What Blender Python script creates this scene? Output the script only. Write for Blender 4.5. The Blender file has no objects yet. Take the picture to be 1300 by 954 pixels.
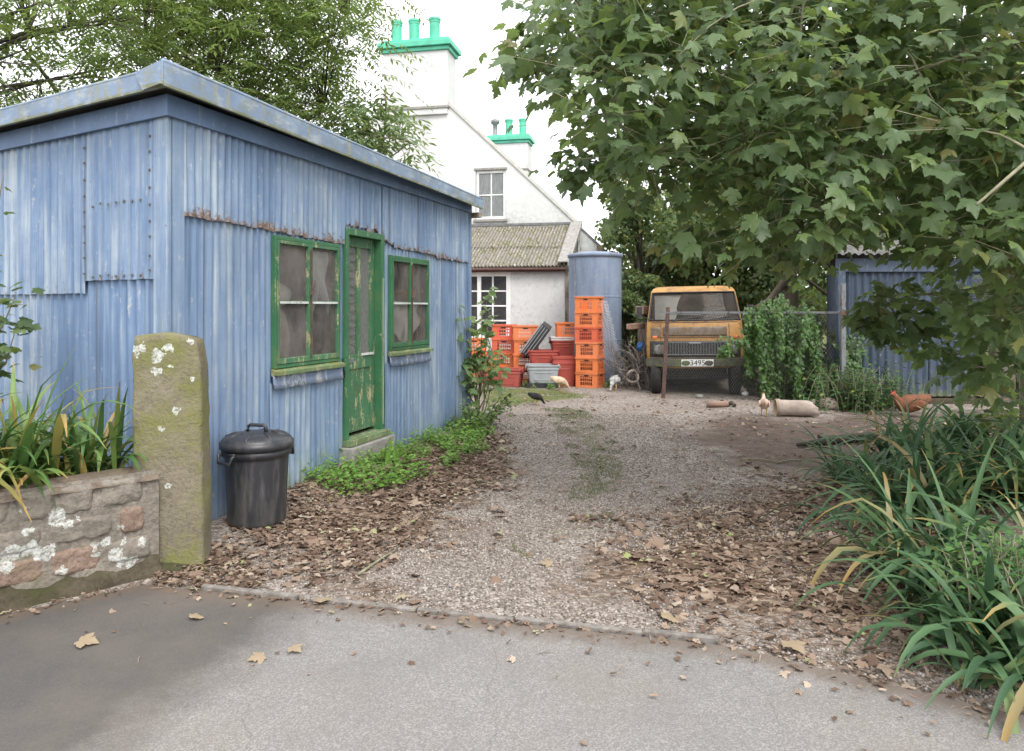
import bpy, math, random
import numpy as np
from mathutils import Vector, Matrix, noise as mnoise
random.seed(7)
rng = np.random.default_rng(7)
SC = bpy.context.scene
COL = SC.collection
R = math.radians
PI = math.pi

# ------------------------------------------------------------------ picture geometry (eye 1.6 m above the yard)
F, CX, HY, EYE = 950.0, 650.0, 390.0, 1.6
def at(px, py, d): return Vector(((px-CX)/F*d, d, EYE-(py-HY)/F*d))
def gnd(px, py):
    d = F*EYE/(py-HY)
    return ((px-CX)/F*d, d)

# ------------------------------------------------------------------ node helper
class NT:
    def __init__(s, name):
        s.m = bpy.data.materials.new(name); s.m.use_nodes = True
        s.t = s.m.node_tree; s.t.nodes.clear()
        s.out = s.n('ShaderNodeOutputMaterial')
    def n(s, typ, **kw):
        n = s.t.nodes.new(typ)
        for k, v in kw.items(): setattr(n, k, v)
        return n
    def put(s, sock, v):
        if v is None: return
        if isinstance(v, bpy.types.NodeSocket): s.t.links.new(v, sock)
        elif isinstance(v, (tuple, list)) and len(v) == 3 and sock.type == 'RGBA': sock.default_value = (*v, 1)
        else: sock.default_value = v
    def obj(s): return s.n('ShaderNodeTexCoord').outputs['Object']
    def scale(s, vec, sc, loc=(0, 0, 0)):
        n = s.n('ShaderNodeMapping'); s.put(n.inputs[0], vec); n.inputs['Scale'].default_value = sc; n.inputs['Location'].default_value = loc
        return n.outputs[0]
    def noise(s, vec, scale=5, detail=4, rough=.55, col=False, dist=0):
        n = s.n('ShaderNodeTexNoise'); s.put(n.inputs['Vector'], vec)
        n.inputs['Scale'].default_value = scale; n.inputs['Detail'].default_value = detail; n.inputs['Roughness'].default_value = rough
        n.inputs['Distortion'].default_value = dist
        return n.outputs['Color' if col else 'Fac']
    def voro(s, vec, scale=5, feat='F1', out='Distance', rnd=1):
        n = s.n('ShaderNodeTexVoronoi', feature=feat); s.put(n.inputs['Vector'], vec)
        n.inputs['Scale'].default_value = scale; n.inputs['Randomness'].default_value = rnd
        return n.outputs[out]
    def ramp(s, fac, stops, interp='LINEAR'):
        n = s.n('ShaderNodeValToRGB'); s.put(n.inputs[0], fac); cr = n.color_ramp; cr.interpolation = interp
        while len(cr.elements) < len(stops): cr.elements.new(.5)
        for e, (p, c) in zip(cr.elements, stops):
            e.position = p
            e.color = (*c, 1) if isinstance(c, (tuple, list)) else (c, c, c, 1)
        return n.outputs[0]
    def mix(s, fac, a, b, mode='MIX'):
        n = s.n('ShaderNodeMix', data_type='RGBA', blend_type=mode)
        s.put(n.inputs[0], fac); s.put(n.inputs[6], a); s.put(n.inputs[7], b)
        return n.outputs[2]
    def math(s, op, a, b=None, clamp=False):
        n = s.n('ShaderNodeMath', operation=op, use_clamp=clamp); s.put(n.inputs[0], a)
        if b is not None: s.put(n.inputs[1], b)
        return n.outputs[0]
    def attr(s, name):
        return s.n('ShaderNodeAttribute', attribute_name=name).outputs['Fac']
    def island(s): return s.n('ShaderNodeNewGeometry').outputs['Random Per Island']
    def objrand(s): return s.n('ShaderNodeObjectInfo').outputs['Random']
    def sep(s, vec):
        n = s.n('ShaderNodeSeparateXYZ'); s.put(n.inputs[0], vec); return n.outputs
    def bump(s, h, strength=.3, dist=.01):
        n = s.n('ShaderNodeBump'); s.put(n.inputs['Height'], h); n.inputs['Strength'].default_value = strength; n.inputs['Distance'].default_value = dist
        return n.outputs[0]
    def bsdf(s, col, rough=.8, metal=0, normal=None, spec=.5, **kw):
        n = s.n('ShaderNodeBsdfPrincipled'); s.put(n.inputs['Base Color'], col); s.put(n.inputs['Roughness'], rough)
        s.put(n.inputs['Metallic'], metal); s.put(n.inputs['Specular IOR Level'], spec)
        if normal is not None: s.put(n.inputs['Normal'], normal)
        for k, v in kw.items(): s.put(n.inputs[k], v)
        return n.outputs[0]
    def mixs(s, fac, a, b):
        n = s.n('ShaderNodeMixShader'); s.put(n.inputs[0], fac); s.put(n.inputs[1], a); s.put(n.inputs[2], b); return n.outputs[0]
    def fin(s, sh):
        s.put(s.out.inputs[0], sh); return s.m

M = {}
def simple(name, c1, c2, rough=.75, sc=8, metal=0, stretch=(1, 1, 1), bump=.15, spec=.4, vary=0):
    t = NT(name); v = t.scale(t.obj(), stretch)
    f = t.noise(v, sc, 5, .6)
    col = t.ramp(f, [(.3, c1), (.7, c2)])
    if vary:
        col = t.mix(t.math('MULTIPLY', t.objrand(), vary), col, tuple(x*.45 for x in c1))
    M[name] = t.fin(t.bsdf(col, rough, metal, t.bump(f, bump, .01), spec))
    return M[name]

# ---- blue corrugated sheet with worn paint, rust on lower edges, algae near the ground
def corr_mat(name, c_dark, c_mid, c_pale, rustk=1.0, algae=True, palek=.5):
    t = NT(name); o = t.obj()
    s1 = t.noise(t.scale(o, (9, 9, .45)), 1.6, 6, .62)
    s2 = t.noise(t.scale(o, (26, 26, 1.1), (3, 1, 7)), 1.2, 4, .6)
    s3 = t.noise(o, 2.3, 5, .6)
    sheet = t.attr('sheet')
    k = t.math('ADD', t.math('MULTIPLY', t.math('SUBTRACT', s1, .09), .72), t.math('ADD', t.math('MULTIPLY', s2, .3), t.math('MULTIPLY', t.math('SUBTRACT', sheet, .5), .16)))
    k = t.math('ADD', k, t.math('MULTIPLY', t.math('SUBTRACT', s3, .5), .35))
    col = t.ramp(k, [(.22, c_dark), (.40, c_mid), (palek, tuple(a*.7+b*.3 for a, b in zip(c_mid, c_pale))), (palek+.13, c_pale)])
    chip = t.noise(t.scale(o, (15, 15, 6), (4, 2, 1)), 1.3, 7, .72)
    col = t.mix(t.math('MULTIPLY', t.math('SUBTRACT', chip, .595), 9, True), col, t.mix(.55, c_pale, (.42, .42, .40)))
    grime = t.noise(t.scale(o, (3, 3, .8), (8, 3, 5)), 1.2, 6, .7)
    col = t.mix(t.ramp(grime, [(.5, 0), (.72, .38)]), col, tuple(x*.62 for x in c_dark))
    # fine scratches and dirt
    dirt = t.noise(t.scale(o, (40, 40, 3)), 2.2, 3, .7)
    col = t.mix(t.ramp(dirt, [(.60, 0), (.75, .45)]), col, (.10, .11, .13))
    # rust along the lower edge
    e = t.attr('edge')
    rn = t.math('ADD', t.math('MULTIPLY', t.noise(t.scale(o, (20, 20, 13)), 1, 6, .75), .75), t.math('MULTIPLY', t.noise(t.scale(o, (3.5, 3.5, 6), (2, 9, 4)), 1, 3, .6), .25))
    lim = t.math('SUBTRACT', .61, t.math('MULTIPLY', t.math('POWER', t.math('SUBTRACT', 1, e, True), 3), .21*rustk))
    rust = t.math('MULTIPLY', t.math('SUBTRACT', rn, lim), 14, True)
    rust = t.math('MULTIPLY', rust, t.math('LESS_THAN', e, .98))
    rc = t.ramp(t.noise(o, 45, 4, .7), [(.3, (.07, .05, .045)), (.5, (.15, .105, .085)), (.7, (.34, .31, .30))])
    col = t.mix(rust, col, rc)
    seam = t.attr('seam')
    col = t.mix(t.math('MULTIPLY', seam, t.ramp(s1, [(.3, .35), (.6, .8)])), col, (.09, .10, .125))
    sp = t.noise(o, 17, 3, .75)
    col = t.mix(t.ramp(sp, [(.71, 0), (.74, .8)]), col, (.15, .08, .05))
    if algae:
        z = t.sep(o)[2]
        an = t.noise(t.scale(o, (14, 14, 3)), 1, 5, .65)
        am = t.math('MULTIPLY', t.math('SUBTRACT', an, t.math('ADD', .27, t.math('MULTIPLY', z, .72))), 4, True)
        am = t.math('MULTIPLY', am, t.math('MULTIPLY', t.attr('mossy'), .9))
        col = t.mix(am, col, (.17, .21, .05))
        mud = t.math('MULTIPLY', t.math('SUBTRACT', .16, z), 5, True)
        col = t.mix(t.math('MULTIPLY', mud, .5), col, (.13, .11, .08))
    M[name] = t.fin(t.bsdf(col, t.ramp(s2, [(.3, .5), (.7, .75)]), 0, t.bump(s2, .1, .004), .35))
corr_mat('blue_iron', (.105, .163, .265), (.168, .245, .372), (.38, .44, .49), 1.0, True, .515)
corr_mat('blue_iron_end', (.094, .152, .258), (.152, .228, .36), (.36, .42, .48), .4, True, .49)
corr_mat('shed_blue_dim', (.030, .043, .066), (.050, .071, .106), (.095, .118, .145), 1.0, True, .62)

def paint(name, c, worn, k=.58, rough=.5, moss=0):
    t = NT(name); o = t.obj()
    f = t.noise(t.scale(o, (7, 7, 1.6)), 2.2, 7, .66)
    g = t.noise(o, 34, 4, .7)
    col = t.ramp(t.noise(o, 3.1, 4, .6), [(.3, tuple(x*.8 for x in c)), (.7, tuple(min(1, x*1.18) for x in c))])
    w = t.math('MULTIPLY', t.math('SUBTRACT', t.math('ADD', t.math('MULTIPLY', f, .7), t.math('MULTIPLY', g, .3)), k), 16, True)
    col = t.mix(w, col, worn)
    if moss:
        mm = t.math('MULTIPLY', t.math('SUBTRACT', t.noise(o, 5, 5, .7), .53), 7, True)
        col = t.mix(t.math('MULTIPLY', mm, moss), col, (.19, .19, .06))
    if name == 'blue_fascia':      # yellow-green growth creeping along the drip edge
        q = t.sep(o); zz = t.math('ADD', q[2], t.math('MULTIPLY', q[0], .0137))
        an = t.noise(t.scale(o, (5, 5, 14)), 1.5, 6, .7)
        dm = t.math('MULTIPLY', t.math('SUBTRACT', t.math('ADD', 2.975, t.math('MULTIPLY', an, .075)), zz), 70, True)
        col = t.mix(t.math('MULTIPLY', dm, .8), col, (.17, .17, .055))
        col = t.mix(t.ramp(t.noise(t.scale(o, (4, 4, 9), (2, 2, 2)), 1.2, 6, .7), [(.5, 0), (.66, .75)]), col, (.36, .40, .42))
    M[name] = t.fin(t.bsdf(col, rough, 0, t.bump(w, -.15, .003), .4))
paint('blue_board', (.125, .19, .315), (.27, .32, .38), .56, .6)
paint('blue_fascia', (.19, .255, .36), (.24, .255, .22), .515, .65, .5)
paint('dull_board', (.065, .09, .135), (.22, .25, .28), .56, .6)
paint('green_paint', (.045, .150, .072), (.42, .40, .27), .585, .45, .25)
paint('green_worn', (.058, .160, .082), (.40, .36, .22), .53, .5, .5)
paint('sill_green', (.13, .19, .09), (.35, .33, .20), .52, .6, .8)
paint('cream_strip', (.45, .43, .33), (.06, .19, .09), .56, .6)
paint('sill_pale', (.20, .26, .38), (.50, .52, .54), .52, .6)
paint('white_paint', (.80, .80, .78), (.55, .53, .48), .64, .45)
paint('mint_paint', (.10, .47, .32), (.30, .20, .12), .60, .5)
paint('old_wood', (.26, .22, .17), (.12, .10, .08), .5, .85, .3)
paint('grey_post', (.17, .18, .19), (.10, .075, .06), .52, .85)
paint('peeling_white', (.55, .57, .55), (.16, .17, .17), .55, .85)
simple('dark_inside', (.035, .03, .027), (.07, .06, .055), .9)
simple('rust_pipe', (.075, .04, .035), (.15, .085, .07), .85, 22)
simple('bark', (.10, .085, .06), (.21, .18, .13), .9, 14, 0, (1, 1, .3), .6)
simple('bark_pale', (.15, .15, .09), (.30, .28, .19), .85, 18, 0, (1, 1, .4), .4)
simple('bark_dark', (.035, .03, .024), (.085, .072, .055), .9, 14, 0, (1, 1, .3), .5)
simple('pale_stone', (.42, .41, .37), (.56, .55, .51), .9, 7, 0, (1, 1, 1), .3)
simple('concrete', (.20, .19, .175), (.33, .315, .29), .9, 12, 0, (1, 1, 1), .3)
simple('dull_slat', (.075, .075, .08), (.14, .14, .145), .6, 16)
simple('tyre', (.018, .018, .018), (.035, .034, .032), .85, 20)
simple('black_metal', (.02, .02, .021), (.05, .047, .045), .6, 20)
simple('grey_metal', (.16, .165, .17), (.27, .275, .28), .5, 16, .3)
simple('wire', (.16, .16, .155), (.26, .26, .25), .5, 16, .5)
simple('net_white', (.6, .6, .6), (.75, .75, .74), .6, 16)
simple('cloth_blue', (.55, .64, .68), (.72, .78, .80), .9, 9)
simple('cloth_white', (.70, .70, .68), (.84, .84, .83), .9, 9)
simple('sack_brown', (.30, .25, .21), (.52, .46, .41), .9, 7)
simple('timber', (.20, .12, .09), (.33, .22, .17), .85, 12, 0, (.3, 3, 3), .3)
simple('blue_plastic', (.02, .13, .42), (.04, .20, .55), .4, 5)
simple('clay', (.24, .19, .155), (.42, .345, .30), .9, 5, 0, (1, 1, 1), .3)
simple('stone_rubble', (.30, .24, .19), (.46, .37, .30), .9, 9, 0, (1, 1, 1), .4)
simple('flap', (.012, .012, .012), (.03, .03, .03), .6)
simple('white_plate', (.72, .72, .72), (.82, .82, .81), .4, 4)
simple('plate_black', (.02, .02, .025), (.035, .035, .04), .5)

def plastic(name, c, fade=.25, rough=.45):
    t = NT(name); o = t.obj()
    f = t.noise(o, 4, 5, .6)
    r = t.objrand()
    col = t.ramp(f, [(.3, tuple(x*.82 for x in c)), (.7, tuple(min(1, x*1.1) for x in c))])
    col = t.mix(t.math('MULTIPLY', r, fade), col, tuple(min(1, x*.8+.09) for x in c))
    d = t.noise(o, 19, 4, .7)
    col = t.mix(t.ramp(d, [(.58, 0), (.72, .35)]), col, (.17, .13, .10))
    M[name] = t.fin(t.bsdf(col, rough, 0, None, .4))
plastic('crate_orange', (.70, .19, .055), .45)
plastic('crate_red', (.62, .115, .05), .45)
plastic('tub_red', (.40, .075, .055), .3)
plastic('tub_grey', (.34, .36, .38), .2)
plastic('crate_black', (.03, .031, .034), .2)
plastic('lid_white', (.72, .68, .66), .2)

# dustbin: scuffed black plastic with dust towards the foot
t = NT('bin_black'); o = t.obj(); z = t.sep(o)[2]
f = t.noise(t.scale(o, (12, 12, 2)), 1.5, 5, .65)
dust = t.math('MULTIPLY', t.math('SUBTRACT', t.math('ADD', f, .03), t.math('ADD', .41, t.math('MULTIPLY', z, .22))), 4, True)
col = t.mix(t.math('MULTIPLY', dust, .55), (.030, .031, .036), (.14, .13, .12))
M['bin_black'] = t.fin(t.bsdf(col, t.ramp(f, [(.3, .32), (.7, .5)]), 0, t.bump(t.noise(o, 60, 3), .08, .002), .5))

def blobs(t, vec, lst, warp=.09):
    v = t.mix(warp, vec, t.noise(vec, 17, 4, .65, True)); acc = None
    for (x, y, z, r) in lst:
        n = t.n('ShaderNodeVectorMath', operation='DISTANCE'); t.put(n.inputs[0], v); n.inputs[1].default_value = (x*(1-warp)+.5*warp, y*(1-warp)+.5*warp, z*(1-warp)+.5*warp)
        q = t.math('LESS_THAN', n.outputs['Value'], r*.86); acc = q if acc is None else t.math('MAXIMUM', acc, q)
    return t.math('MULTIPLY', acc, t.ramp(t.noise(vec, 48, 3, .7), [(.40, .25), (.52, 1)]))
# sandstone gatepost: algae and white lichen
def stone(name, base1, base2, moss, lich, mossk, lz=0, coarse=7, spots=None):
    t = NT(name); o = t.obj()
    f = t.noise(o, coarse, 7, .65); g = t.noise(o, 40, 4, .7)
    tool = t.noise(t.scale(o, (44, 44, 56)), 1, 4, .7)
    col = t.ramp(f, [(.3, base1), (.68, base2)])
    col = t.mix(t.ramp(g, [(.35, .5), (.6, 0)]), col, tuple(x*.55 for x in base1))
    mk = t.math('MULTIPLY', t.math('SUBTRACT', t.math('ADD', t.math('MULTIPLY', t.noise(o, 2.6, 5, .6), .75), t.math('MULTIPLY', g, .25)), mossk), 6, True)
    col = t.mix(mk, col, moss)
    if lich:
        sz = t.noise(o, 6.5, 2, .5)
        v = t.voro(t.mix(.035, o, t.noise(o, 14, 3, .6, True)), lich, 'F1', 'Distance', 1)
        wh = t.math('MULTIPLY', t.math('LESS_THAN', v, t.math('MULTIPLY', t.math('SUBTRACT', sz, .46+lz), 1.9, True)), 1)
        col = t.mix(wh, col, (.62, .64, .60))
    if spots: col = t.mix(blobs(t, o, spots), col, t.ramp(g, [(.35, (.36, .37, .33)), (.6, (.58, .59, .56))]))
    b = t.math('ADD', t.math('MULTIPLY', f, .7), t.math('ADD', t.math('MULTIPLY', g, .25), t.math('MULTIPLY', tool, .40)))
    M[name] = t.fin(t.bsdf(col, .95, 0, t.bump(b, .9, .025), .12))
GSP = [((px-213)/205, -.12, 1.6-(py-390)/205, r) for px, py, r in ((176, 442, .034), (186, 440, .026), (203, 450, .044), (216, 441, .028), (202, 470, .026), (245, 479, .017), (226, 519, .030), (209, 541, .020), (216, 611, .020), (219, 463, .013), (243, 432, .024), (180, 450, .018))]
stone('gate_stone', (.17, .148, .11), (.265, .235, .17), (.165, .175, .045), 0, .475, 0, 6, GSP)
WSP = []
for px, py, r in ((12, 700, .05), (35, 695, .04), (52, 700, .05), (33, 672, .03), (5, 715, .04), (75, 722, .03), (70, 655, .05), (82, 662, .03), (118, 690, .028), (132, 686, .03), (142, 703, .04), (150, 710, .03), (163, 712, .035), (153, 685, .026), (176, 686, .03), (120, 700, .025), (148, 668, .018), (165, 640, .015), (60, 695, .03), (95, 655, .018), (180, 612, .02), (28, 645, .02)):
    kx = (px-CX)/F
    # ray meets the wall face (45 degree line through (-2.15, 4.52))
    Yw = (4.52+2.15)/(1-kx); Xw = kx*Yw; al = math.hypot(Xw+2.15, Yw-4.52); WSP.append((al, 0, EYE-(py-HY)/F*Yw, r*1.05))
WSP = [(x, yy, z, r) for (x, y, z, r) in WSP for yy in (.06,)]
stone('wall_stone', (.185, .162, .135), (.30, .268, .225), (.13, .12, .06), 0, .58, 0, 4, WSP)
stone('wall_stone_red', (.20, .145, .115), (.31, .225, .175), (.15, .13, .07), 0, .60, .0, 5, WSP)
stone('wall_mortar', (.185, .162, .135), (.30, .268, .225), (.13, .125, .06), 0, .58, 0, 5, WSP)
stone('mossy_top', (.15, .115, .085), (.25, .20, .16), (.085, .105, .03), 0, .47, 0, 6)
stone('moss_foot', (.06, .05, .035), (.12, .10, .07), (.05, .055, .022), 0, .50)

# limewashed house wall, grey damp low down and near its edges
t = NT('white_wall'); o = t.obj(); xyz = t.sep(o)
f = t.noise(o, 1.1, 7, .68); g = t.noise(o, 9, 5, .7)
col = t.ramp(f, [(.3, (.52, .525, .515)), (.62, (.66, .66, .65))])
dk = t.math('MULTIPLY', t.math('SUBTRACT', t.math('ADD', t.math('MULTIPLY', f, .6), t.math('MULTIPLY', g, .45)), t.math('ADD', .325, t.math('MULTIPLY', t.attr('clean'), .255))), 5, True)
col = t.mix(t.math('MULTIPLY', dk, .8), col, (.27, .285, .27))
M['white_wall'] = t.fin(t.bsdf(col, .9, 0, t.bump(g, .4, .02), .2))

# old corrugated cement roof with moss clumps
t = NT('mossy_roof'); o = t.obj()
f = t.noise(o, 2.4, 6, .7); g = t.noise(o, 11, 5, .72)
col = t.ramp(f, [(.32, (.20, .18, .16)), (.66, (.36, .33, .30))])
mk = t.math('MULTIPLY', t.math('SUBTRACT', t.math('ADD', t.math('MULTIPLY', g, .7), t.math('MULTIPLY', f, .3)), .50), 12, True)
col = t.mix(mk, col, t.ramp(t.noise(o, 30, 3), [(.35, (.06, .065, .02)), (.65, (.22, .21, .05))]))
wl = t.math('MULTIPLY', t.math('SUBTRACT', t.noise(t.scale(o, (1, 1, 1), (5, 5, 5)), 8, 5, .7), .60), 12, True)
col = t.mix(wl, col, (.50, .48, .45))
vl = t.math('SINE', t.math('MULTIPLY', t.sep(o)[0], 2*PI/.082))
col = t.mix(t.math('MULTIPLY', t.math('SUBTRACT', .1, vl, True), .5), col, (.07, .068, .05))
M['mossy_roof'] = t.fin(t.bsdf(col, .95, 0, t.bump(mk, .6, .02), .1))
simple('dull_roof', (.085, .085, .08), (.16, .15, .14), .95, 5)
simple('kerb_stone', (.11, .095, .08), (.26, .24, .22), .95, 16, 0, (1, 1, 1), .4)
simple('slate', (.12, .12, .125), (.22, .215, .21), .8, 6, 0, (1, 1, 1), .3)
simple('felt', (.10, .105, .10), (.19, .19, .17), .95, 5)

# tank: faded blue-grey steel
t = NT('tank_blue'); o = t.obj(); z = t.sep(o)[2]
f = t.noise(t.scale(o, (5, 5, .9)), 1.3, 6, .6); g = t.noise(o, 14, 4, .7)
col = t.ramp(f, [(.3, (.125, .165, .24)), (.68, (.205, .255, .34))])
col = t.mix(t.ramp(g, [(.55, 0), (.72, .5)]), col, (.33, .32, .31))
dk = t.math('MULTIPLY', t.math('SUBTRACT', .55, t.math('ADD', z, t.math('MULTIPLY', g, .5))), 1.6, True)
col = t.mix(t.math('MULTIPLY', dk, .7), col, (.16, .16, .14))
M['tank_blue'] = t.fin(t.bsdf(col, .55, 0, t.bump(f, .1, .01), .4))

# van paint: ochre yellow with rust and grey primer patches
t = NT('van_yellow'); o = t.obj(); z = t.sep(o)[2]
f = t.noise(t.scale(o, (1.6, 1.6, 2.6)), 2.0, 7, .7); g = t.noise(o, 13, 5, .72)
col = t.ramp(g, [(.3, (.34, .17, .045)), (.6, (.47, .26, .08))])
ru = t.math('MULTIPLY', t.math('SUBTRACT', t.math('ADD', t.math('MULTIPLY', f, .5), t.math('MULTIPLY', g, .5)), .462), 7, True)
col = t.mix(t.math('MULTIPLY', ru, .9), col, t.ramp(g, [(.45, (.10, .055, .03)), (.62, (.20, .105, .05))]))
M['van_yellow'] = t.fin(t.bsdf(col, .6, 0, t.bump(ru, .15, .004), .4))
t = NT('van_primer'); o = t.obj()
f = t.noise(o, 7, 6, .7)
col = t.ramp(f, [(.32, (.28, .16, .06)), (.44, (.13, .095, .066)), (.62, (.20, .165, .135))])
M['van_primer'] = t.fin(t.bsdf(col, .8, 0, t.bump(f, .2, .004), .25))
t = NT('bumper_mossy'); o = t.obj()
f = t.noise(o, 6, 6, .7)
col = t.ramp(f, [(.36, (.055, .05, .042)), (.50, (.10, .10, .08)), (.6, (.115, .15, .045))])
M['bumper_mossy'] = t.fin(t.bsdf(col, .8, 0, t.bump(f, .2, .004), .25))

# glass: clear film with dirt; more dirt = more milky
def glass(name, tint, dirt_col, d0, d1, refl=.08, sc=5):
    t = NT(name); o = t.obj()
    tr = t.n('ShaderNodeBsdfTransparent'); t.put(tr.inputs[0], tint)
    gl = t.n('ShaderNodeBsdfGlossy'); gl.inputs['Roughness'].default_value = .04; t.put(gl.inputs[0], (.9, .9, .9))
    fr = t.n('ShaderNodeFresnel'); fr.inputs[0].default_value = 1.5
    a = t.mixs(t.math('ADD', fr.outputs[0], refl, True), tr.outputs[0], gl.outputs[0])
    df = t.n('ShaderNodeBsdfDiffuse'); t.put(df.inputs[0], dirt_col)
    f = t.noise(t.scale(o, (1, 1, .6)), sc, 5, .65)
    M[name] = t.fin(t.mixs(t.ramp(f, [(.3, d0), (.7, d1)]), a, df.outputs[0]))
glass('dirty_glass', (.95, .94, .92), (.46, .42, .395), .05, .36, -.01, 3.2)
glass('reeded_glass', (.7, .7, .7), (.27, .27, .26), .45, .7, .05, 30)
glass('house_glass', (.88, .89, .9), (.34, .33, .34), .08, .2, -.01)
glass('van_glass', (.6, .6, .58), (.26, .22, .18), .05, .22, -.035, 3)
glass('lamp_glass', (.7, .7, .7), (.33, .27, .22), .3, .6, .1, 9)

# ------------------------------------------------------------------ leaf materials
def leafmat(name, stops, transl=.35, rough=.5, spec=.35, tipattr=None, tipcol=None, veins=False):
    t = NT(name)
    isl = t.island()
    col = t.ramp(isl, stops)
    o = t.obj()
    nz = t.noise(o, 1.1, 3, .6)
    col = t.mix(t.ramp(nz, [(.35, .3), (.65, 0)]), col, stops[0][1])
    if tipattr:
        a = t.attr(tipattr)
        k = t.math('MULTIPLY', t.math('SUBTRACT', t.math('ADD', a, t.math('MULTIPLY', isl, .55)), 1.2), 4, True)
        col = t.mix(k, col, tipcol)
    b = t.bsdf(col, rough, 0, None, spec)
    tn = t.n('ShaderNodeBsdfTranslucent')
    t.put(tn.inputs[0], t.mix(.5, col, (.25, .30, .03), 'ADD') if transl > .3 else col)
    M[name] = t.fin(t.mixs(transl, b, tn.outputs[0]))
leafmat('leaf_sycamore', [(0, (.072, .118, .056)), (.35, (.104, .165, .072)), (.7, (.136, .205, .086)), (.93, (.18, .25, .09)), (1, (.24, .21, .085))], .46, .45, .5)
leafmat('leaf_ash', [(0, (.070, .115, .042)), (.5, (.115, .175, .058)), (.9, (.18, .25, .08)), (1, (.25, .28, .10))], .45, .45, .35)
leafmat('leaf_ash_near', [(0, (.10, .16, .07)), (.5, (.15, .23, .085)), (1, (.26, .33, .14))], .35, .42, .4)
leafmat('leaf_dark', [(0, (.058, .095, .044)), (.5, (.094, .143, .058)), (.9, (.15, .20, .075)), (1, (.24, .22, .08))], .42, .5, .3)
leafmat('leaf_mid', [(0, (.06, .095, .03)), (.5, (.10, .14, .045)), (.85, (.17, .19, .055)), (1, (.28, .22, .065))], .38, .5, .3)
leafmat('leaf_ivy', [(0, (.028, .070, .018)), (.5, (.055, .125, .028)), (1, (.11, .21, .045))], .35, .4, .4)
leafmat('leaf_nettle', [(0, (.035, .085, .028)), (.5, (.06, .13, .038)), (.93, (.10, .18, .05)), (1, (.26, .25, .05))], .3, .5, .3)
leafmat('leaf_weed', [(0, (.11, .24, .045)), (.5, (.18, .34, .07)), (1, (.27, .42, .11))], .35, .5, .3)
leafmat('leaf_bramble', [(0, (.07, .12, .05)), (.45, (.12, .20, .07)), (.8, (.20, .29, .10)), (.97, (.28, .34, .14)), (1, (.16, .06, .04))], .35, .45, .35)
leafmat('leaf_fresh', [(0, (.06, .14, .045)), (.5, (.095, .205, .06)), (1, (.15, .28, .08))], .35, .5, .3)
leafmat('leaf_shrub', [(0, (.10, .17, .07)), (.5, (.17, .26, .10)), (1, (.28, .36, .15))], .4, .45, .35)
leafmat('leaf_strap', [(0, (.045, .098, .048)), (.4, (.075, .150, .064)), (.8, (.115, .205, .082)), (.95, (.19, .25, .09)), (1, (.36, .28, .14))], .3, .5, .4, 'along', (.36, .23, .075))
leafmat('leaf_strap_worn', [(0, (.055, .120, .036)), (.45, (.105, .200, .052)), (.72, (.19, .27, .065)), (.9, (.40, .31, .09)), (1, (.44, .28, .14))], .25, .42, .4, 'along', (.42, .25, .09))
leafmat('grass_blade', [(0, (.07, .11, .03)), (.6, (.12, .17, .05)), (1, (.27, .25, .11))], .3, .6, .2)
leafmat('litter_leaf', [(0, (.105, .070, .050)), (.3, (.185, .125, .092)), (.6, (.265, .190, .142)), (.86, (.35, .27, .205)), (.97, (.46, .38, .30)), (1, (.30, .34, .14))], .12, .8, .15)
leafmat('fresh_leaf', [(0, (.26, .22, .11)), (.3, (.31, .235, .15)), (1, (.38, .30, .22))], .2, .7, .2)
t = NT('pebble'); i = t.island()
col = t.ramp(i, [(0, (.11, .092, .08)), (.3, (.20, .170, .148)), (.7, (.29, .252, .222)), (1, (.43, .39, .355))])
M['pebble'] = t.fin(t.bsdf(col, .85, 0, None, .2))
t = NT('twig_brush'); i = t.island()
M['twig_brush'] = t.fin(t.bsdf(t.ramp(i, [(0, (.06, .05, .045)), (.6, (.15, .13, .115)), (1, (.30, .28, .26))]), .9))

# ------------------------------------------------------------------ ground materials
t = NT('yard_ground'); o = t.obj()
lf, gr, dk, gv = t.attr('leafy'), t.attr('grassy'), t.attr('soil'), t.attr('gravelly')
st = t.voro(o, 60, 'F1', 'Color'); sv = t.sep(st)[0]
stn = t.voro(o, 60, 'F1', 'Distance')
gcol = t.ramp(sv, [(.05, (.125, .105, .088)), (.4, (.225, .193, .168)), (.75, (.305, .268, .238)), (.97, (.44, .40, .365))])
gcol = t.mix(t.ramp(t.noise(o, 1.6, 5, .65), [(.35, .45), (.62, 0)]), gcol, (.155, .115, .088))
lc = t.sep(t.voro(t.scale(o, (1, 1.6, 1)), 24, 'F1', 'Color'))[1]
lcol = t.ramp(lc, [(.05, (.050, .033, .023)), (.4, (.11, .074, .052)), (.75, (.185, .13, .093)), (.97, (.29, .22, .165))])
scol = t.ramp(t.noise(o, 9, 6, .7), [(.3, (.06, .045, .037)), (.6, (.13, .098, .08)), (.8, (.22, .18, .155))])
grc = t.ramp(t.noise(o, 26, 4, .7), [(.3, (.06, .075, .025)), (.65, (.15, .165, .06))])
n1 = t.noise(o, 4.5, 6, .7); n2 = t.noise(t.scale(o, (1, 1, 1), (9, 4, 0)), 7, 6, .72)
col = t.mix(t.math('MULTIPLY', t.math('SUBTRACT', t.math('ADD', dk, n1), 1.0), 3.0, True), gcol, scol)
col = t.mix(t.math('MULTIPLY', t.math('SUBTRACT', t.math('ADD', lf, n2), .98), 4.0, True), col, lcol)
col = t.mix(t.math('MULTIPLY', t.math('SUBTRACT', t.math('ADD', gr, n2), 1.02), 4.5, True), col, grc)
bh = t.math('ADD', t.math('MULTIPLY', stn, -.6), t.math('MULTIPLY', lc, .5))
M['yard_ground'] = t.fin(t.bsdf(col, .95, 0, t.bump(bh, .55, .02), .15))

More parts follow.
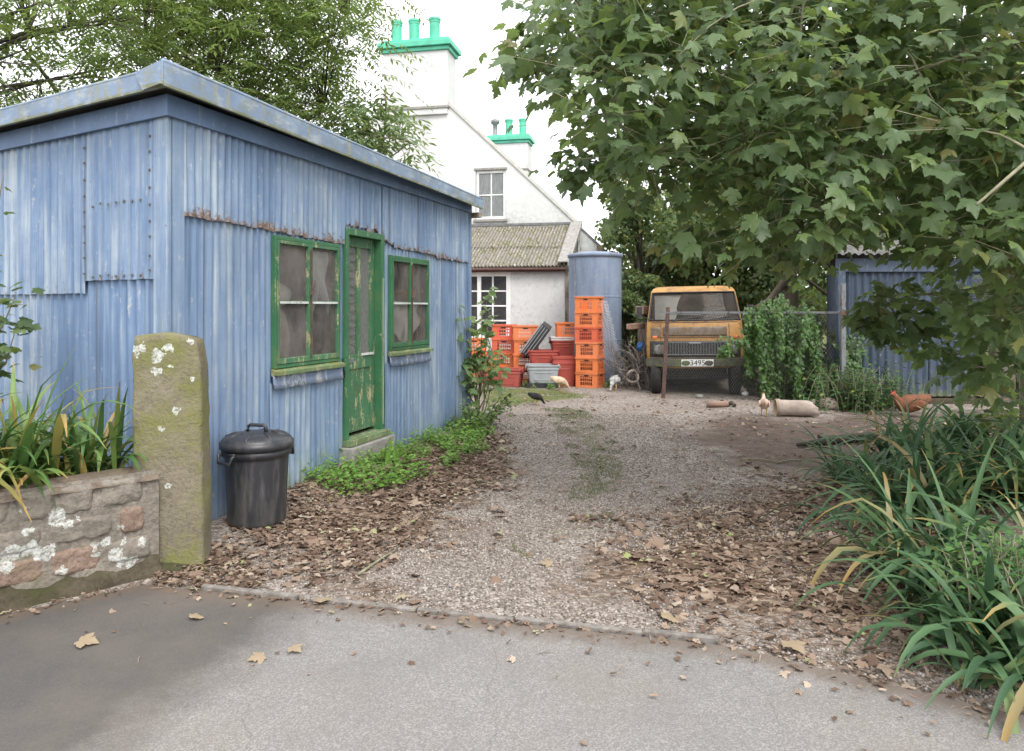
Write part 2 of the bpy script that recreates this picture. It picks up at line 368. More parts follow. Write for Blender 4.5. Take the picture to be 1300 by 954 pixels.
t = NT('tarmac'); o = t.obj()
f = t.noise(o, 2.2, 6, .65); g = t.noise(o, 130, 3, .7); sp = t.sep(t.voro(o, 190, 'F1', 'Color'))[0]
col = t.ramp(sp, [(.1, (.165, .156, .148)), (.6, (.215, .204, .194)), (.95, (.305, .292, .28))])
col = t.mix(t.ramp(f, [(.35, .4), (.65, 0)]), col, (.15, .145, .14))
dm = t.math('MULTIPLY', t.math('SUBTRACT', t.math('ADD', t.math('MULTIPLY', t.attr('damp'), .8), t.math('MULTIPLY', t.noise(o, 1.9, 7, .72), .8)), .66), 2.6, True)
col = t.mix(t.math('MULTIPLY', dm, .82), col, (.060, .055, .051))
kd = t.math('MULTIPLY', t.math('SUBTRACT', t.math('ADD', t.attr('kerbdirt'), t.math('MULTIPLY', t.noise(o, 6, 6, .75), .8)), .85), 2.5, True)
col = t.mix(t.math('MULTIPLY', kd, .7), col, (.13, .095, .07))
wash = t.noise(o, .9, 5, .65)
col = t.mix(t.ramp(wash, [(.45, 0), (.7, .35)]), col, (.20, .165, .135))
cr = t.voro(t.mix(.12, o, t.noise(o, 3, 3, .6, True)), .9, 'DISTANCE_TO_EDGE')
col = t.mix(t.math('MULTIPLY', t.math('LESS_THAN', cr, .002), .25), col, (.08, .075, .07))
M['tarmac'] = t.fin(t.bsdf(col, .9, 0, t.bump(t.math('ADD', g, sp), .35, .004), .25))

# ------------------------------------------------------------------ mesh helpers
class MB:
    def __init__(s): s.v, s.f, s.mi, s.at = [], [], [], {}
    def add(s, vs, fs, mi=0):
        b = len(s.v); s.v += [tuple(x) for x in vs]; s.f += [tuple(b+i for i in f) for f in fs]; s.mi += [mi]*len(fs); return b
    def box(s, c, size, mat=None, mi=0, taper=1.0):
        x, y, z = size[0]/2, size[1]/2, size[2]/2
        vs = [Vector((sx*x*(taper if sz > 0 else 1), sy*y*(taper if sz > 0 else 1), sz*z)) for sz in (-1, 1) for sx, sy in ((-1, -1), (1, -1), (1, 1), (-1, 1))]
        if mat is not None: vs = [mat @ v for v in vs]
        c = Vector(c); vs = [v+c for v in vs]
        s.add(vs, [(0, 3, 2, 1), (4, 5, 6, 7), (0, 1, 5, 4), (1, 2, 6, 5), (2, 3, 7, 6), (3, 0, 4, 7)], mi)
    def b2(s, x0, x1, y0, y1, z0, z1, mi=0): s.box(((x0+x1)/2, (y0+y1)/2, (z0+z1)/2), (x1-x0, y1-y0, z1-z0), None, mi)
    def tube(s, path, radii, n=8, mi=0, cap=True, squash=None):
        path = [Vector(p) for p in path]
        if not isinstance(radii, (list, tuple)): radii = [radii]*len(path)
        up = Vector((0, 0, 1)); rings = []; vs = []
        for i, p in enumerate(path):
            d = (path[min(i+1, len(path)-1)]-path[max(i-1, 0)])
            d = d.normalized() if d.length > 1e-9 else Vector((0, 0, 1))
            a = up if abs(d.dot(up)) < .95 else Vector((1, 0, 0))
            x = d.cross(a).normalized(); y = x.cross(d).normalized()
            for k in range(n):
                t_ = 2*PI*k/n
                vs.append(p + x*math.cos(t_)*radii[i] + y*math.sin(t_)*radii[i])
        fs = []
        for i in range(len(path)-1):
            for k in range(n):
                a, b = i*n+k, i*n+(k+1) % n
                fs.append((a, b, b+n, a+n))
        if cap: fs += [tuple(range(n-1, -1, -1)), tuple((len(path)-1)*n+k for k in range(n))]
        s.add(vs, fs, mi)
    def lathe(s, prof, c=(0, 0, 0), n=32, mi=0, capb=True, capt=True, rot=None, wob=None):
        vs = []; fs = []
        for (r, z) in prof:
            for k in range(n):
                a = 2*PI*k/n
                rr = r*(wob(a, z) if wob else 1)
                v = Vector((rr*math.cos(a), rr*math.sin(a), z))
                if rot is not None: v = rot @ v
                vs.append(v+Vector(c))
        for i in range(len(prof)-1):
            for k in range(n):
                a, b = i*n+k, i*n+(k+1) % n
                fs.append((a, b, b+n, a+n))
        if capb: fs.append(tuple(range(n-1, -1, -1)))
        if capt: fs.append(tuple((len(prof)-1)*n+k for k in range(n)))
        s.add(vs, fs, mi)
    def prism(s, poly, ext, mi=0):
        """poly: list of 3d points; ext: extrusion vector"""
        n = len(poly); e = Vector(ext); p = [Vector(q) for q in poly]
        s.add(p+[q+e for q in p], [tuple(range(n-1, -1, -1)), tuple(range(n, 2*n))]+[(i, (i+1) % n, n+(i+1) % n, n+i) for i in range(n)], mi)
    def build(s, name, mats, parent=None, smooth=False, bevel=0, attrs=None, loc=None, rotz=None):
        me = bpy.data.meshes.new(name); me.from_pydata(s.v, [], s.f); me.update()
        for m in (mats if isinstance(mats, (list, tuple)) else [mats]): me.materials.append(M[m])
        if any(s.mi): me.polygons.foreach_set('material_index', s.mi)
        if smooth: me.polygons.foreach_set('use_smooth', [True]*len(me.polygons))
        for k, v in (attrs or {}).items():
            a = me.attributes.new(k, 'FLOAT', 'POINT'); a.data.foreach_set('value', np.asarray(v, dtype=np.float32))
        o = bpy.data.objects.new(name, me); COL.objects.link(o)
        if parent is not None: o.parent = parent
        if loc is not None: o.location = loc
        if rotz is not None: o.rotation_euler.z = rotz
        if bevel:
            b = o.modifiers.new('bevel', 'BEVEL'); b.width = bevel; b.segments = 2; b.limit_method = 'ANGLE'; b.angle_limit = R(40)
        return o

def tag(o, label=None, cat=None, group=None, kind=None):
    if label: o['label'] = label
    if cat: o['category'] = cat
    if group: o['group'] = group
    if kind: o['kind'] = kind
    return o
def thing(name, label, cat, loc=(0, 0, 0), rotz=0, group=None):
    o = bpy.data.objects.new(name, None); COL.objects.link(o); o.location = loc; o.rotation_euler = (0, 0, rotz)
    o.empty_display_size = .1
    return tag(o, label, cat, group)
def kids(o): return [c for c in bpy.data.objects if c.parent == o]
def copy_tree(o, parent=None):
    ks = kids(o)
    c = o.copy(); COL.objects.link(c)
    c.parent = parent
    for k in ks: copy_tree(k, c)
    return c

def fast(name, V, T, mat, parent=None, attrs=None, loc=None):
    V = np.ascontiguousarray(V, dtype=np.float32).reshape(-1, 3); T = np.ascontiguousarray(T, dtype=np.int32).reshape(-1, 3)
    me = bpy.data.meshes.new(name)
    me.vertices.add(len(V)); me.vertices.foreach_set('co', V.ravel())
    me.loops.add(T.size); me.loops.foreach_set('vertex_index', T.ravel())
    me.polygons.add(len(T)); me.polygons.foreach_set('loop_start', np.arange(0, T.size, 3, dtype=np.int32))
    me.update(calc_edges=True); me.validate()
    me.materials.append(M[mat])
    for k, v in (attrs or {}).items():
        a = me.attributes.new(k, 'FLOAT', 'POINT'); a.data.foreach_set('value', np.asarray(v, dtype=np.float32).ravel())
    o = bpy.data.objects.new(name, me); COL.objects.link(o)
    if parent is not None: o.parent = parent
    if loc is not None: o.location = loc
    return o
def nrm(a): return a/np.maximum(np.linalg.norm(a, axis=-1, keepdims=True), 1e-9)
def scat(tv, tf, P, D, U, S):
    """template (tip along +Y, face along +Z) placed at P with tip D, face towards U, size S"""
    tv = np.asarray(tv, float); tf = np.asarray(tf, int)
    y = nrm(D); z = nrm(U-(U*y).sum(-1, keepdims=True)*y); x = np.cross(y, z)
    Rm = np.stack([x, y, z], axis=-1)
    V = P[:, None, :] + np.einsum('nij,kj->nki', Rm, tv)*np.asarray(S).reshape(-1, 1, 1)
    T = tf[None]+(np.arange(len(P))*len(tv))[:, None, None]
    return V.reshape(-1, 3), T.reshape(-1, 3)
def joinVT(parts):
    Vs, Ts, b = [], [], 0
    for V, T in parts: Vs.append(V); Ts.append(T+b); b += len(V)
    return np.concatenate(Vs), np.concatenate(Ts)

def syc_leaf(curl=.25, fold=.18, droop=.25, rip=.03):
    half = [(0, 0), (.10, -.07), (.22, -.09), (.35, -.04), (.31, .06), (.43, .10), (.49, .20), (.60, .35), (.64, .46), (.52, .46), (.45, .52), (.31, .46), (.25, .50), (.33, .62), (.30, .70), (.20, .72), (.13, .85), (0, 1.0)]
    out = half + [(-x, y*.97+.01) for x, y in half[-2:0:-1]]
    vs = [(0, .28)] + out
    V = [(x, y, abs(x)*fold - curl*x*x - droop*(y-.2)**2*(1 if y > .2 else 0) + rip*math.sin(9*x+5*y)) for x, y in vs]
    n = len(out)
    return V, [(0, 1+i, 1+(i+1) % n) for i in range(n)]
SYC = [syc_leaf(), syc_leaf(.7, .35, .5, .05), syc_leaf(.1, -.14, .15), syc_leaf(.9, .1, .8, .04)]
def simple_leaf(w=.3, fold=.15, droop=.2):
    V = [(0, 0, 0), (w*.8, .3, fold*w), (w*.75, .62, fold*w-droop*.2), (0, 1, -droop), (-w*.75, .62, fold*w-droop*.2), (-w*.8, .3, fold*w), (0, .45, -.03)]
    return V, [(6, i, (i+1) % 6) for i in range(6)]
SIMP = simple_leaf(.38)
SLIM = ([(0, 0, 0), (.14, .45, .03), (0, 1, -.06), (-.14, .45, .03)], [(0, 1, 2), (0, 2, 3)])
def in_poly(pts, poly):
    x, y = pts[:, 0], pts[:, 1]; r = np.zeros(len(pts), bool); n = len(poly)
    for i in range(n):
        (x0, y0), (x1, y1) = poly[i], poly[(i+1) % n]
        c = ((y0 > y) != (y1 > y)) & (x < (x1-x0)*(y-y0)/((y1-y0) if y1 != y0 else 1e-9)+x0)
        r ^= c
    return r
def sample_poly(poly, n):
    p = np.array(poly); lo, hi = p.min(0), p.max(0); out = []
    tot = 0
    while tot < n:
        q = rng.uniform(lo, hi, (n*2, 2)); q = q[in_poly(q, poly)]; out.append(q); tot += len(q)
    return np.concatenate(out)[:n]

# ------------------------------------------------------------------ ground
ROADE = lambda x: float(road_edge(np.array(x)))     # yard edge of the pavement
def road_edge(x):
    x = np.asarray(x, float)
    e = np.where(x > -2.1, 4.164-.248*(x+1.6), np.maximum(4.288+(x+2.1)*.82, 2.6))
    return np.where(x > 1.0, np.maximum(3.519-.62*(x-1.0), 2.2), e)
SN = Vector((-2.295, 5.0, 0)); ST = Vector((.3194, .9476, 0)); SI = Vector((-.9476, .3194, 0))
SROT = math.atan2(.9476, .3194)
def shed_w(a, b, z=0): return SN + ST*a + SI*b + Vector((0, 0, z))
def hgt(x, y):
    x = np.asarray(x, float); y = np.asarray(y, float)
    h = .012*np.sin(x*1.7+y*.6)+.010*np.sin(y*1.9-x*.8+1)+.006*np.sin(x*4.1)*np.sin(y*3.7)
    a = (x-SN.x)*ST.x+(y-SN.y)*ST.y; b = (x-SN.x)*SI.x+(y-SN.y)*SI.y
    near = np.clip(1-np.abs(b+.15)/.8, 0, 1)*np.clip((a+.6)/.8, 0, 1)*np.clip((6.5-a)/1, 0, 1)
    h = h+.06*near
    bank = np.clip((x-1.75-.14*y)/1.2, 0, 1)*np.clip((9.0-y)/2.0, 0, 1)
    h = h+.16*bank**1.4
    e = y-road_edge(x)
    k = np.clip(e/.5, 0, 1)
    h = h*k+.012*np.clip(e/.15, 0, 1)
    h = np.where(e < 0.02, -.03, h)
    far = np.clip((np.hypot(x, y-10)-25)/20, 0, 1)
    return h*(1-far)
def gz(x, y): return float(hgt(x, y))

gx = np.concatenate([[-600, -200, -80, -40, -25, -16, -11, -8.5], np.arange(-7, 9.01, .1), [9.6, 10.5, 12, 15, 20, 30, 50, 90, 200, 600]])
gy = np.concatenate([[-300, -100, -40, -15, -6, -2, 0, 1.2], np.arange(2.0, 18.01, .1), [18.6, 19.4, 20.5, 22, 25, 30, 40, 70, 150, 400, 900]])
GX, GY = np.meshgrid(gx, gy); HZ = hgt(GX, GY)
nx, ny = len(gx), len(gy)
def fbm(x, y, s, seed=0):
    out = np.zeros(x.shape); it = np.nditer([x, y, out], op_flags=[['readonly'], ['readonly'], ['writeonly']])
    for a, b, c in it: c[...] = mnoise.fractal(Vector((float(a)*s+seed, float(b)*s, seed*1.7)), 1, 2, 4)
    return out
def zone(x, y, pix, soft=.35):
    """1 inside the ground polygon given by photo positions, fading out over soft metres"""
    poly = [gnd(*p) for p in pix]
    pts = np.stack([x.ravel(), y.ravel()], 1); ins = in_poly(pts, poly)
    d = np.full(len(pts), 1e9)
    for i in range(len(poly)):
        a, b = np.array(poly[i]), np.array(poly[(i+1) % len(poly)]); ab = b-a
        tt = np.clip(((pts-a)@ab)/max(ab@ab, 1e-9), 0, 1); d = np.minimum(d, np.linalg.norm(pts-(a+tt[:, None]*ab), axis=1))
    s = np.where(ins, d, -d)
    return np.clip(.5+s/(2*soft), 0, 1).reshape(x.shape)
Z_LEAF_L = [(180, 775), (330, 748), (470, 772), (510, 770), (520, 725), (610, 655), (675, 615), (660, 580), (640, 552), (600, 545), (560, 560), (450, 590), (300, 650), (255, 690)]
Z_LEAF_R = [(720, 775), (850, 800), (1030, 860), (1080, 900), (1330, 900), (1330, 540), (1120, 540), (1060, 590), (960, 610), (860, 640), (770, 660), (735, 700)]
Z_GRASS = [(690, 520), (740, 520), (790, 570), (790, 640), (760, 690), (690, 700), (640, 740), (650, 690), (720, 640), (730, 590)]
Z_GRASS2 = [(590, 492), (720, 496), (770, 503), (700, 512), (640, 520), (600, 510)]
Z_SOIL = [(830, 560), (900, 520), (1000, 530), (1110, 520), (1320, 520), (1320, 620), (1060, 620), (900, 600)]
Z_SOIL2 = [(740, 775), (860, 790), (900, 780), (880, 745), (800, 745), (750, 755)]
fb = fbm(GX, GY, .9, 3)
leafy = np.clip(np.maximum(zone(GX, GY, Z_LEAF_L, .8), zone(GX, GY, Z_LEAF_R, .8)*.95)*.92+.25*fb, 0, 1)
outer = np.clip((np.abs(GX-1)-6.2)/1.5, 0, 1)
grassy = np.clip(np.maximum(zone(GX, GY, Z_GRASS, .6)*.78, zone(GX, GY, Z_GRASS2, .3)*.75)+.18*fb, 0, 1)
grassy = np.maximum(grassy, np.clip((GY-21)/3, 0, 1)); grassy = np.maximum(grassy, np.clip((np.abs(GX)-13)/4, 0, 1))
soil = np.clip(np.maximum(np.maximum(zone(GX, GY, Z_SOIL, .8)*.95, zone(GX, GY, Z_SOIL2, .25)*.75), np.maximum(outer*.7, np.clip((GY-13)/2, 0, 1)*.55))+.2*fb, 0, 1)
mb = MB()
mb.v = np.stack([GX.ravel(), GY.ravel(), HZ.ravel()], 1).tolist()
mb.f = [(j*nx+i, j*nx+i+1, (j+1)*nx+i+1, (j+1)*nx+i) for j in range(ny-1) for i in range(nx-1)]; mb.mi = [0]*len(mb.f)
g = mb.build('ground', 'yard_ground', smooth=True, attrs={'leafy': leafy.ravel(), 'grassy': grassy.ravel(), 'soil': soil.ravel(), 'gravelly': np.zeros(nx*ny)})
tag(g, kind='structure')

# pavement in front of the gateway
px_ = np.concatenate([[-60, -25, -12, -8], np.arange(-6, 6.01, .15), [8, 12, 25, 60]]); ts = np.concatenate([np.linspace(0, 1, 26)**1.3, ])
PV = []; DM = []; KD = []
for tt in ts:
    for x in px_:
        e = float(road_edge(x)); y = e - .0 - tt*(e+9); PV.append((x, y, .010 + (.004*math.sin(x*2+y*3) if tt > 0 else 0)))
        damp = min(1, max(0, (-.95-x-.28*(4.0-y))/.8+.4)) * min(1, max(0, (y-(1.9-.35*(x+2)))/.6))
        DM.append(max(damp, .0)); KD.append(math.exp(-tt*(e+9)/.22))
mb = MB(); mb.v = PV; n_ = len(px_)
mb.f = [(j*n_+i, (j+1)*n_+i, (j+1)*n_+i+1, j*n_+i+1) for j in range(len(ts)-1) for i in range(n_-1)]; mb.mi = [0]*len(mb.f)
tag(mb.build('pavement', 'tarmac', smooth=True, attrs={'damp': DM, 'kerbdirt': KD}), kind='structure')
# thin concrete edging along it
mb = MB(); x = -1.75
while x < .9:
    L = random.uniform(.5, .8); x1 = min(x+L, 1.0)
    a = Vector((x, ROADE(x)+.03, 0)); b = Vector((x1-.012, ROADE(x1)+.03, 0)); d = (b-a).normalized()
    mb.box((a+b)/2+Vector((0, random.uniform(-.008, .008), .006+random.uniform(-.006, .006))), ((b-a).length, .038, .05), Matrix.Rotation(math.atan2(d.y, d.x)+random.uniform(-.01, .01), 3, 'Z'))
    x = x1
tag(mb.build('kerb', 'kerb_stone', bevel=.006), kind='structure')

# ------------------------------------------------------------------ blue shed
shed = thing('corrugated_shed', 'pale blue corrugated iron shed with green door and flat roof, beside the gravel drive', 'shed', SN, SROT)
ED = Vector((.2126, .9771, 0)); EN = Vector((-.9771, .2126, 0))     # end wall runs along ED, faces EN (local)
def corr(name, org, dr, nr, a0, a1, zb, zt, off=0.0, mat='blue_iron', openings=(), pitch=.076, amp=.0105, sheet_w=.68, rag=.012, seed=0, parent=shed, moss=1.0, rows=None):
    """vertical corrugated sheeting along dr, z from zb(a) to zt(a)"""
    rr = random.Random(seed); zbf = zb if callable(zb) else (lambda a: zb); ztf = zt if callable(zt) else (lambda a: zt)
    cuts = sorted({a0, a1, *[q for o in openings for q in o[:2]]})
    cuts = [c for c in cuts if a0 <= c <= a1]
    V, Fc, E, S, MO, SE = [], [], [], [], [], []
    xs = []
    n = max(1, int((a1-a0)/(pitch/8)))
    xs = sorted(set([round(a0+(a1-a0)*i/n, 5) for i in range(n+1)]) | set(cuts))
    ragv = {}
    for a in xs: ragv[a] = rag*(mnoise.noise(Vector((a*9, seed*3.3, 0)))*1.2 + .5*mnoise.noise(Vector((a*40, seed*5.1, 2))))
    sheetr = {}
    def sh(a):
        k = int((a-a0+seed*.13)/sheet_w)
        if k not in sheetr: sheetr[k] = (rr.random(), rr.uniform(-.002, .002))
        return sheetr[k]
    zbreak = sorted({q for o in openings for q in o[2:4]})
    nrow = rows or 9
    def col(a):
        lo = zbf(a)+ragv[a]; hi = ztf(a)
        zs = [lo+(hi-lo)*i/nrow for i in range(nrow+1)]
        return zs
    # columns share row structure; openings handled by splitting rows at fixed heights
    rowdefs = [('f', i/nrow) for i in range(nrow+1)]
    if openings:
        lev = sorted(zbreak)
        rowdefs = [('b', 0), ('b', .5)] + [('z', z) for z in sorted(set(lev + [.7, 1.35, 1.6, 1.85]))] + [('t', .5), ('t', 0)]
    nr_ = len(rowdefs)
    for a in xs:
        lo = zbf(a)+ragv[a]; hi = ztf(a); s_, o_ = sh(a)
        w = amp*math.sin(2*PI*(a-a0)/pitch) + off + o_ + .009*mnoise.noise(Vector((a*1.3, seed*2.0, 5))) + .005*mnoise.noise(Vector((a*5.3, seed*2.0, 9)))
        for k, q in rowdefs:
            if k == 'f': z = lo+(hi-lo)*q
            elif k == 'b': z = lo+(zbreak[0]-lo)*q
            elif k == 't': z = hi-(hi-zbreak[-1])*q
            else: z = q
            V.append(org+dr*a+nr*(w+.006*mnoise.noise(Vector((a*2.6, seed*1.7, z*2.2))))+Vector((0, 0, z))); E.append(min(1, max(0, (z-lo)/.22))); S.append(s_); fr_ = ((a-a0+seed*.13)/sheet_w) % 1; SE.append(1.0 if fr_ < .012 or fr_ > .985 else 0.0); MO.append(moss if not callable(moss) else moss(a))
    for i in range(len(xs)-1):
        am = (xs[i]+xs[i+1])/2
        for j in range(nr_-1):
            b = i*nr_+j
            zm = (V[b].z+V[b+1].z)/2
            if any(o[0] < am < o[1] and o[2] < zm < o[3] for o in openings): continue
            Fc.append((b, b+nr_, b+nr_+1, b+1))
    m = MB(); m.v = [tuple(v) for v in V]; m.f = Fc; m.mi = [0]*len(Fc)
    return m.build(name, mat, parent, smooth=True, attrs={'edge': E, 'sheet': S, 'mossy': MO, 'seam': SE})
LEN = 5.276; O0 = Vector((0, 0, 0)); AX = Vector((1, 0, 0)); OUT = Vector((0, -1, 0))
W1 = (1.108, 2.068, 1.10, 2.18); W2 = (3.08, 4.02, 1.135, 2.15); DO = (2.19, 2.93, .34, 2.35)
mossf = lambda a: max(0, 1-abs(a-1.75)/.8) + .18
corr('front_wall', O0, AX, OUT, 0.0, LEN, .02, 2.90, 0, 'blue_iron', [W1, DO, W2], seed=1, moss=mossf, amp=.0045, sheet_w=.46)
# upper overlapping sheets, ragged at the bottom
def upz(a):
    if a < 2.17: return 2.232-.018*a
    if a < 2.55: return 2.375
    if a < 2.93: return 2.36+.03*math.sin(a*30)
    if a < 3.15: return 2.30-.2*(a-2.93)
    return 2.235-.012*(a-3.1)
corr('wall_sheet', O0, AX, OUT, .10, 2.172, upz, 2.90, .022, seed=2, rag=.014, moss=0)
corr('wall_sheet', O0, AX, OUT, 2.172, 2.935, upz, 2.90, .020, seed=3, rag=.035, moss=0)
corr('wall_sheet', O0, AX, OUT, 2.90, 4.28, upz, 2.90, .028, seed=4, rag=.012, moss=0)
corr('wall_sheet', O0, AX, OUT, 4.26, LEN+.015, lambda a: 2.19, 2.90, .024, seed=5, rag=.016, moss=0)
# sheets under the windows
corr('wall_sheet', O0, AX, OUT, 1.06, 2.16, .02, .985, .014, amp=.005, seed=6, rag=.006, moss=mossf)
corr('wall_sheet', O0, AX, OUT, 2.99, 4.06, .02, 1.01, .014, amp=.006, seed=7, rag=.006, moss=.2)
# end wall with its overlapping sheets and the nailed patch
corr('end_wall', O0, ED, EN, 0.0, 4.6, .02, 2.90, 0, 'blue_iron_end', seed=8, moss=.15, sheet_w=.62, pitch=.1, amp=.012)
corr('wall_sheet', O0, ED, EN, .12, .98, 1.79, 2.88, .024, 'blue_iron_end', seed=9, rag=.004, moss=0, amp=.006, pitch=.11, sheet_w=2)
corr('wall_sheet', O0, ED, EN, .96, 4.6, 1.70, 2.88, .018, 'blue_iron_end', seed=10, rag=.005, moss=0, pitch=.1, amp=.011)
# nail heads round the patch
mb = MB()
nails = [(.16, 1.84+.115*i) for i in range(9)]+[(.94, 1.84+.115*i) for i in range(9)]+[(.26+.095*i, 1.82) for i in range(7)]+[(.26+.095*i, 2.33) for i in range(7)]
mb.box((0, 0, 0), (.02, .006, .016), Matrix.Rotation(math.atan2(ED.y, ED.x), 3, 'Z')); nail0 = mb.build('nail', 'grey_post', shed)
for k, (a, z) in enumerate(nails):
    o = nail0
    if k: o = nail0.copy(); COL.objects.link(o); o.parent = shed
    o.location = ED*a+EN*.036+Vector((0, 0, z+random.uniform(-.01, .01)))
# flat corner trims
mb = MB(); mb.prism([(0, -.03, .02), (.11, -.032, .02), (.11, -.026, .02), (.006, -.024, .02)], (0, 0, 2.86)); mb.prism([ED*.115+EN*.032+Vector((0, 0, .02)), EN*.034+Vector((-.004, -.034, .02)), Vector((.0, -.026, .02)), ED*.115+EN*.024+Vector((0, 0, .02))], (0, 0, 2.86))
n_ = len(mb.v); mb.build('corner_trim', 'blue_iron', shed, attrs={'edge': [1]*n_, 'sheet': [.8]*n_, 'mossy': [.2]*n_})
mb = MB(); mb.b2(LEN-.01, LEN+.05, -.055, .05, .02, 2.88); n_ = len(mb.v)
mb.build('corner_trim', 'blue_iron', shed, attrs={'edge': [1]*n_, 'sheet': [.1]*n_, 'mossy': [.4]*n_})
# far and back walls, floor (closed shell)
corr('far_wall', Vector((LEN, 0, 0)), ED, Vector((.9771, -.2126, 0)), 0, 4.6, .02, 2.9, 0, 'blue_iron', seed=11, pitch=.076)
corr('back_wall', ED*4.6, AX, Vector((0, 1, 0)), 0, LEN, .02, 2.9, 0, 'blue_iron', seed=12)
mb = MB(); a = O0; b = AX*LEN; mb.prism([a+Vector((.05, .05, .06)), b+Vector((-.05, .05, .06)), b+ED*4.5+Vector((-.05, 0, .06)), a+ED*4.5+Vector((.05, 0, .06))], (0, 0, .04)); mb.build('floor', 'dark_inside', shed)
mb = MB(); mb.prism([Vector((.45, 1.5, .1)), Vector((LEN+.2, 1.5, .1)), Vector((LEN+.2, 1.53, .1)), Vector((.45, 1.53, .1))], (0, 0, 2.7)); mb.build('partition', 'sack_brown', shed)
# band board below the eaves, then the fascia standing proud, then the roof
mb = MB()
mb.b2(-.077, LEN+.05, -.062, -.040, 2.86, 3.0)
q = [EN*.062, EN*.040]; mb.prism([q[0]+ED*(-.054)+Vector((0, 0, 2.86)), q[1]+ED*(-.05)+Vector((0, 0, 2.86)), q[1]+ED*4.6+Vector((0, 0, 2.86)), q[0]+ED*4.6+Vector((0, 0, 2.86))], (0, 0, .14))
mb.build('band_board', 'blue_board', shed, bevel=.003)
mb = MB(); N_ = 26
def slab(f0, f1, n, pt):     # swept fascia: pt(s) -> 4 corners
    vs = []; fs = []
    for i in range(n+1): vs += pt(f0+(f1-f0)*i/n)
    for i in range(n):
        for k in range(4): fs.append((i*4+k, i*4+(k+1) % 4, i*4+4+(k+1) % 4, i*4+4+k))
    fs += [(3, 2, 1, 0), tuple(n*4+k for k in range(4))]
    mb.add(vs, fs)
def fpt(a):
    w = .006*mnoise.noise(Vector((a*.9, 0, 3))); drop = .1*(a/LEN)
    hi = 3.135-drop+w; lo = 2.990-drop*.72+w
    return [Vector((a, -.20, lo)), Vector((a, -.172, lo)), Vector((a, -.172, hi)), Vector((a, -.20, hi))]
slab(-.248, LEN+.12, N_, fpt); mb.build('fascia', 'blue_fascia', shed)
mb = MB()
def ept(a):
    w = .006*mnoise.noise(Vector((a*.9, 7, 3)))
    return [ED*a+EN*.20+Vector((0, 0, 2.99+w)), ED*a+EN*.172+Vector((0, 0, 2.99+w)), ED*a+EN*.172+Vector((0, 0, 3.105+w)), ED*a+EN*.20+Vector((0, 0, 3.105+w))]
slab(-.216, 4.8, N_, ept); mb.build('fascia', 'blue_fascia', shed)
mb = MB()
p0 = EN*.204; mb.prism([p0+ED*(-.246)+Vector((0, 0, 3.0)), p0+ED*(-.06)+Vector((0, 0, 2.985)), p0+ED*.02+Vector((0, 0, 3.112)), p0+ED*(-.246)+Vector((0, 0, 3.143))], EN*.022)
mb.build('fascia_end', 'blue_fascia', shed)
# roof deck: slightly falling to the far end, with rolled edge
mb = MB()
def rp(a, e, z): return AX*a+ED*e+Vector((0, 0, z))
c4 = [(-.20, -.20, 3.105), (LEN+.1, -.20, 3.005), (LEN+.1, 4.75, 2.99), (-.20, 4.75, 3.09)]
mb.prism([rp(a, e, z-.02) for a, e, z in c4], (0, 0, .035)); mb.build('roof', 'felt', shed)
mb = MB(); mb.tube([(a, -.186, fpt(a)[2].z+.012) for a in np.linspace(-.245, LEN+.12, 24)], .017, 8); mb.tube([ED*a+EN*.186+Vector((0, 0, ept(a)[2].z+.01)) for a in np.linspace(-.22, 4.75, 16)], .015, 8); mb.build('roof_edge_roll', 'blue_fascia', shed, smooth=True)
mb = MB(); mb.b2(LEN+.02, LEN+.14, -.17, .25, 2.80, 2.86); mb.build('rafter_end', 'old_wood', shed)
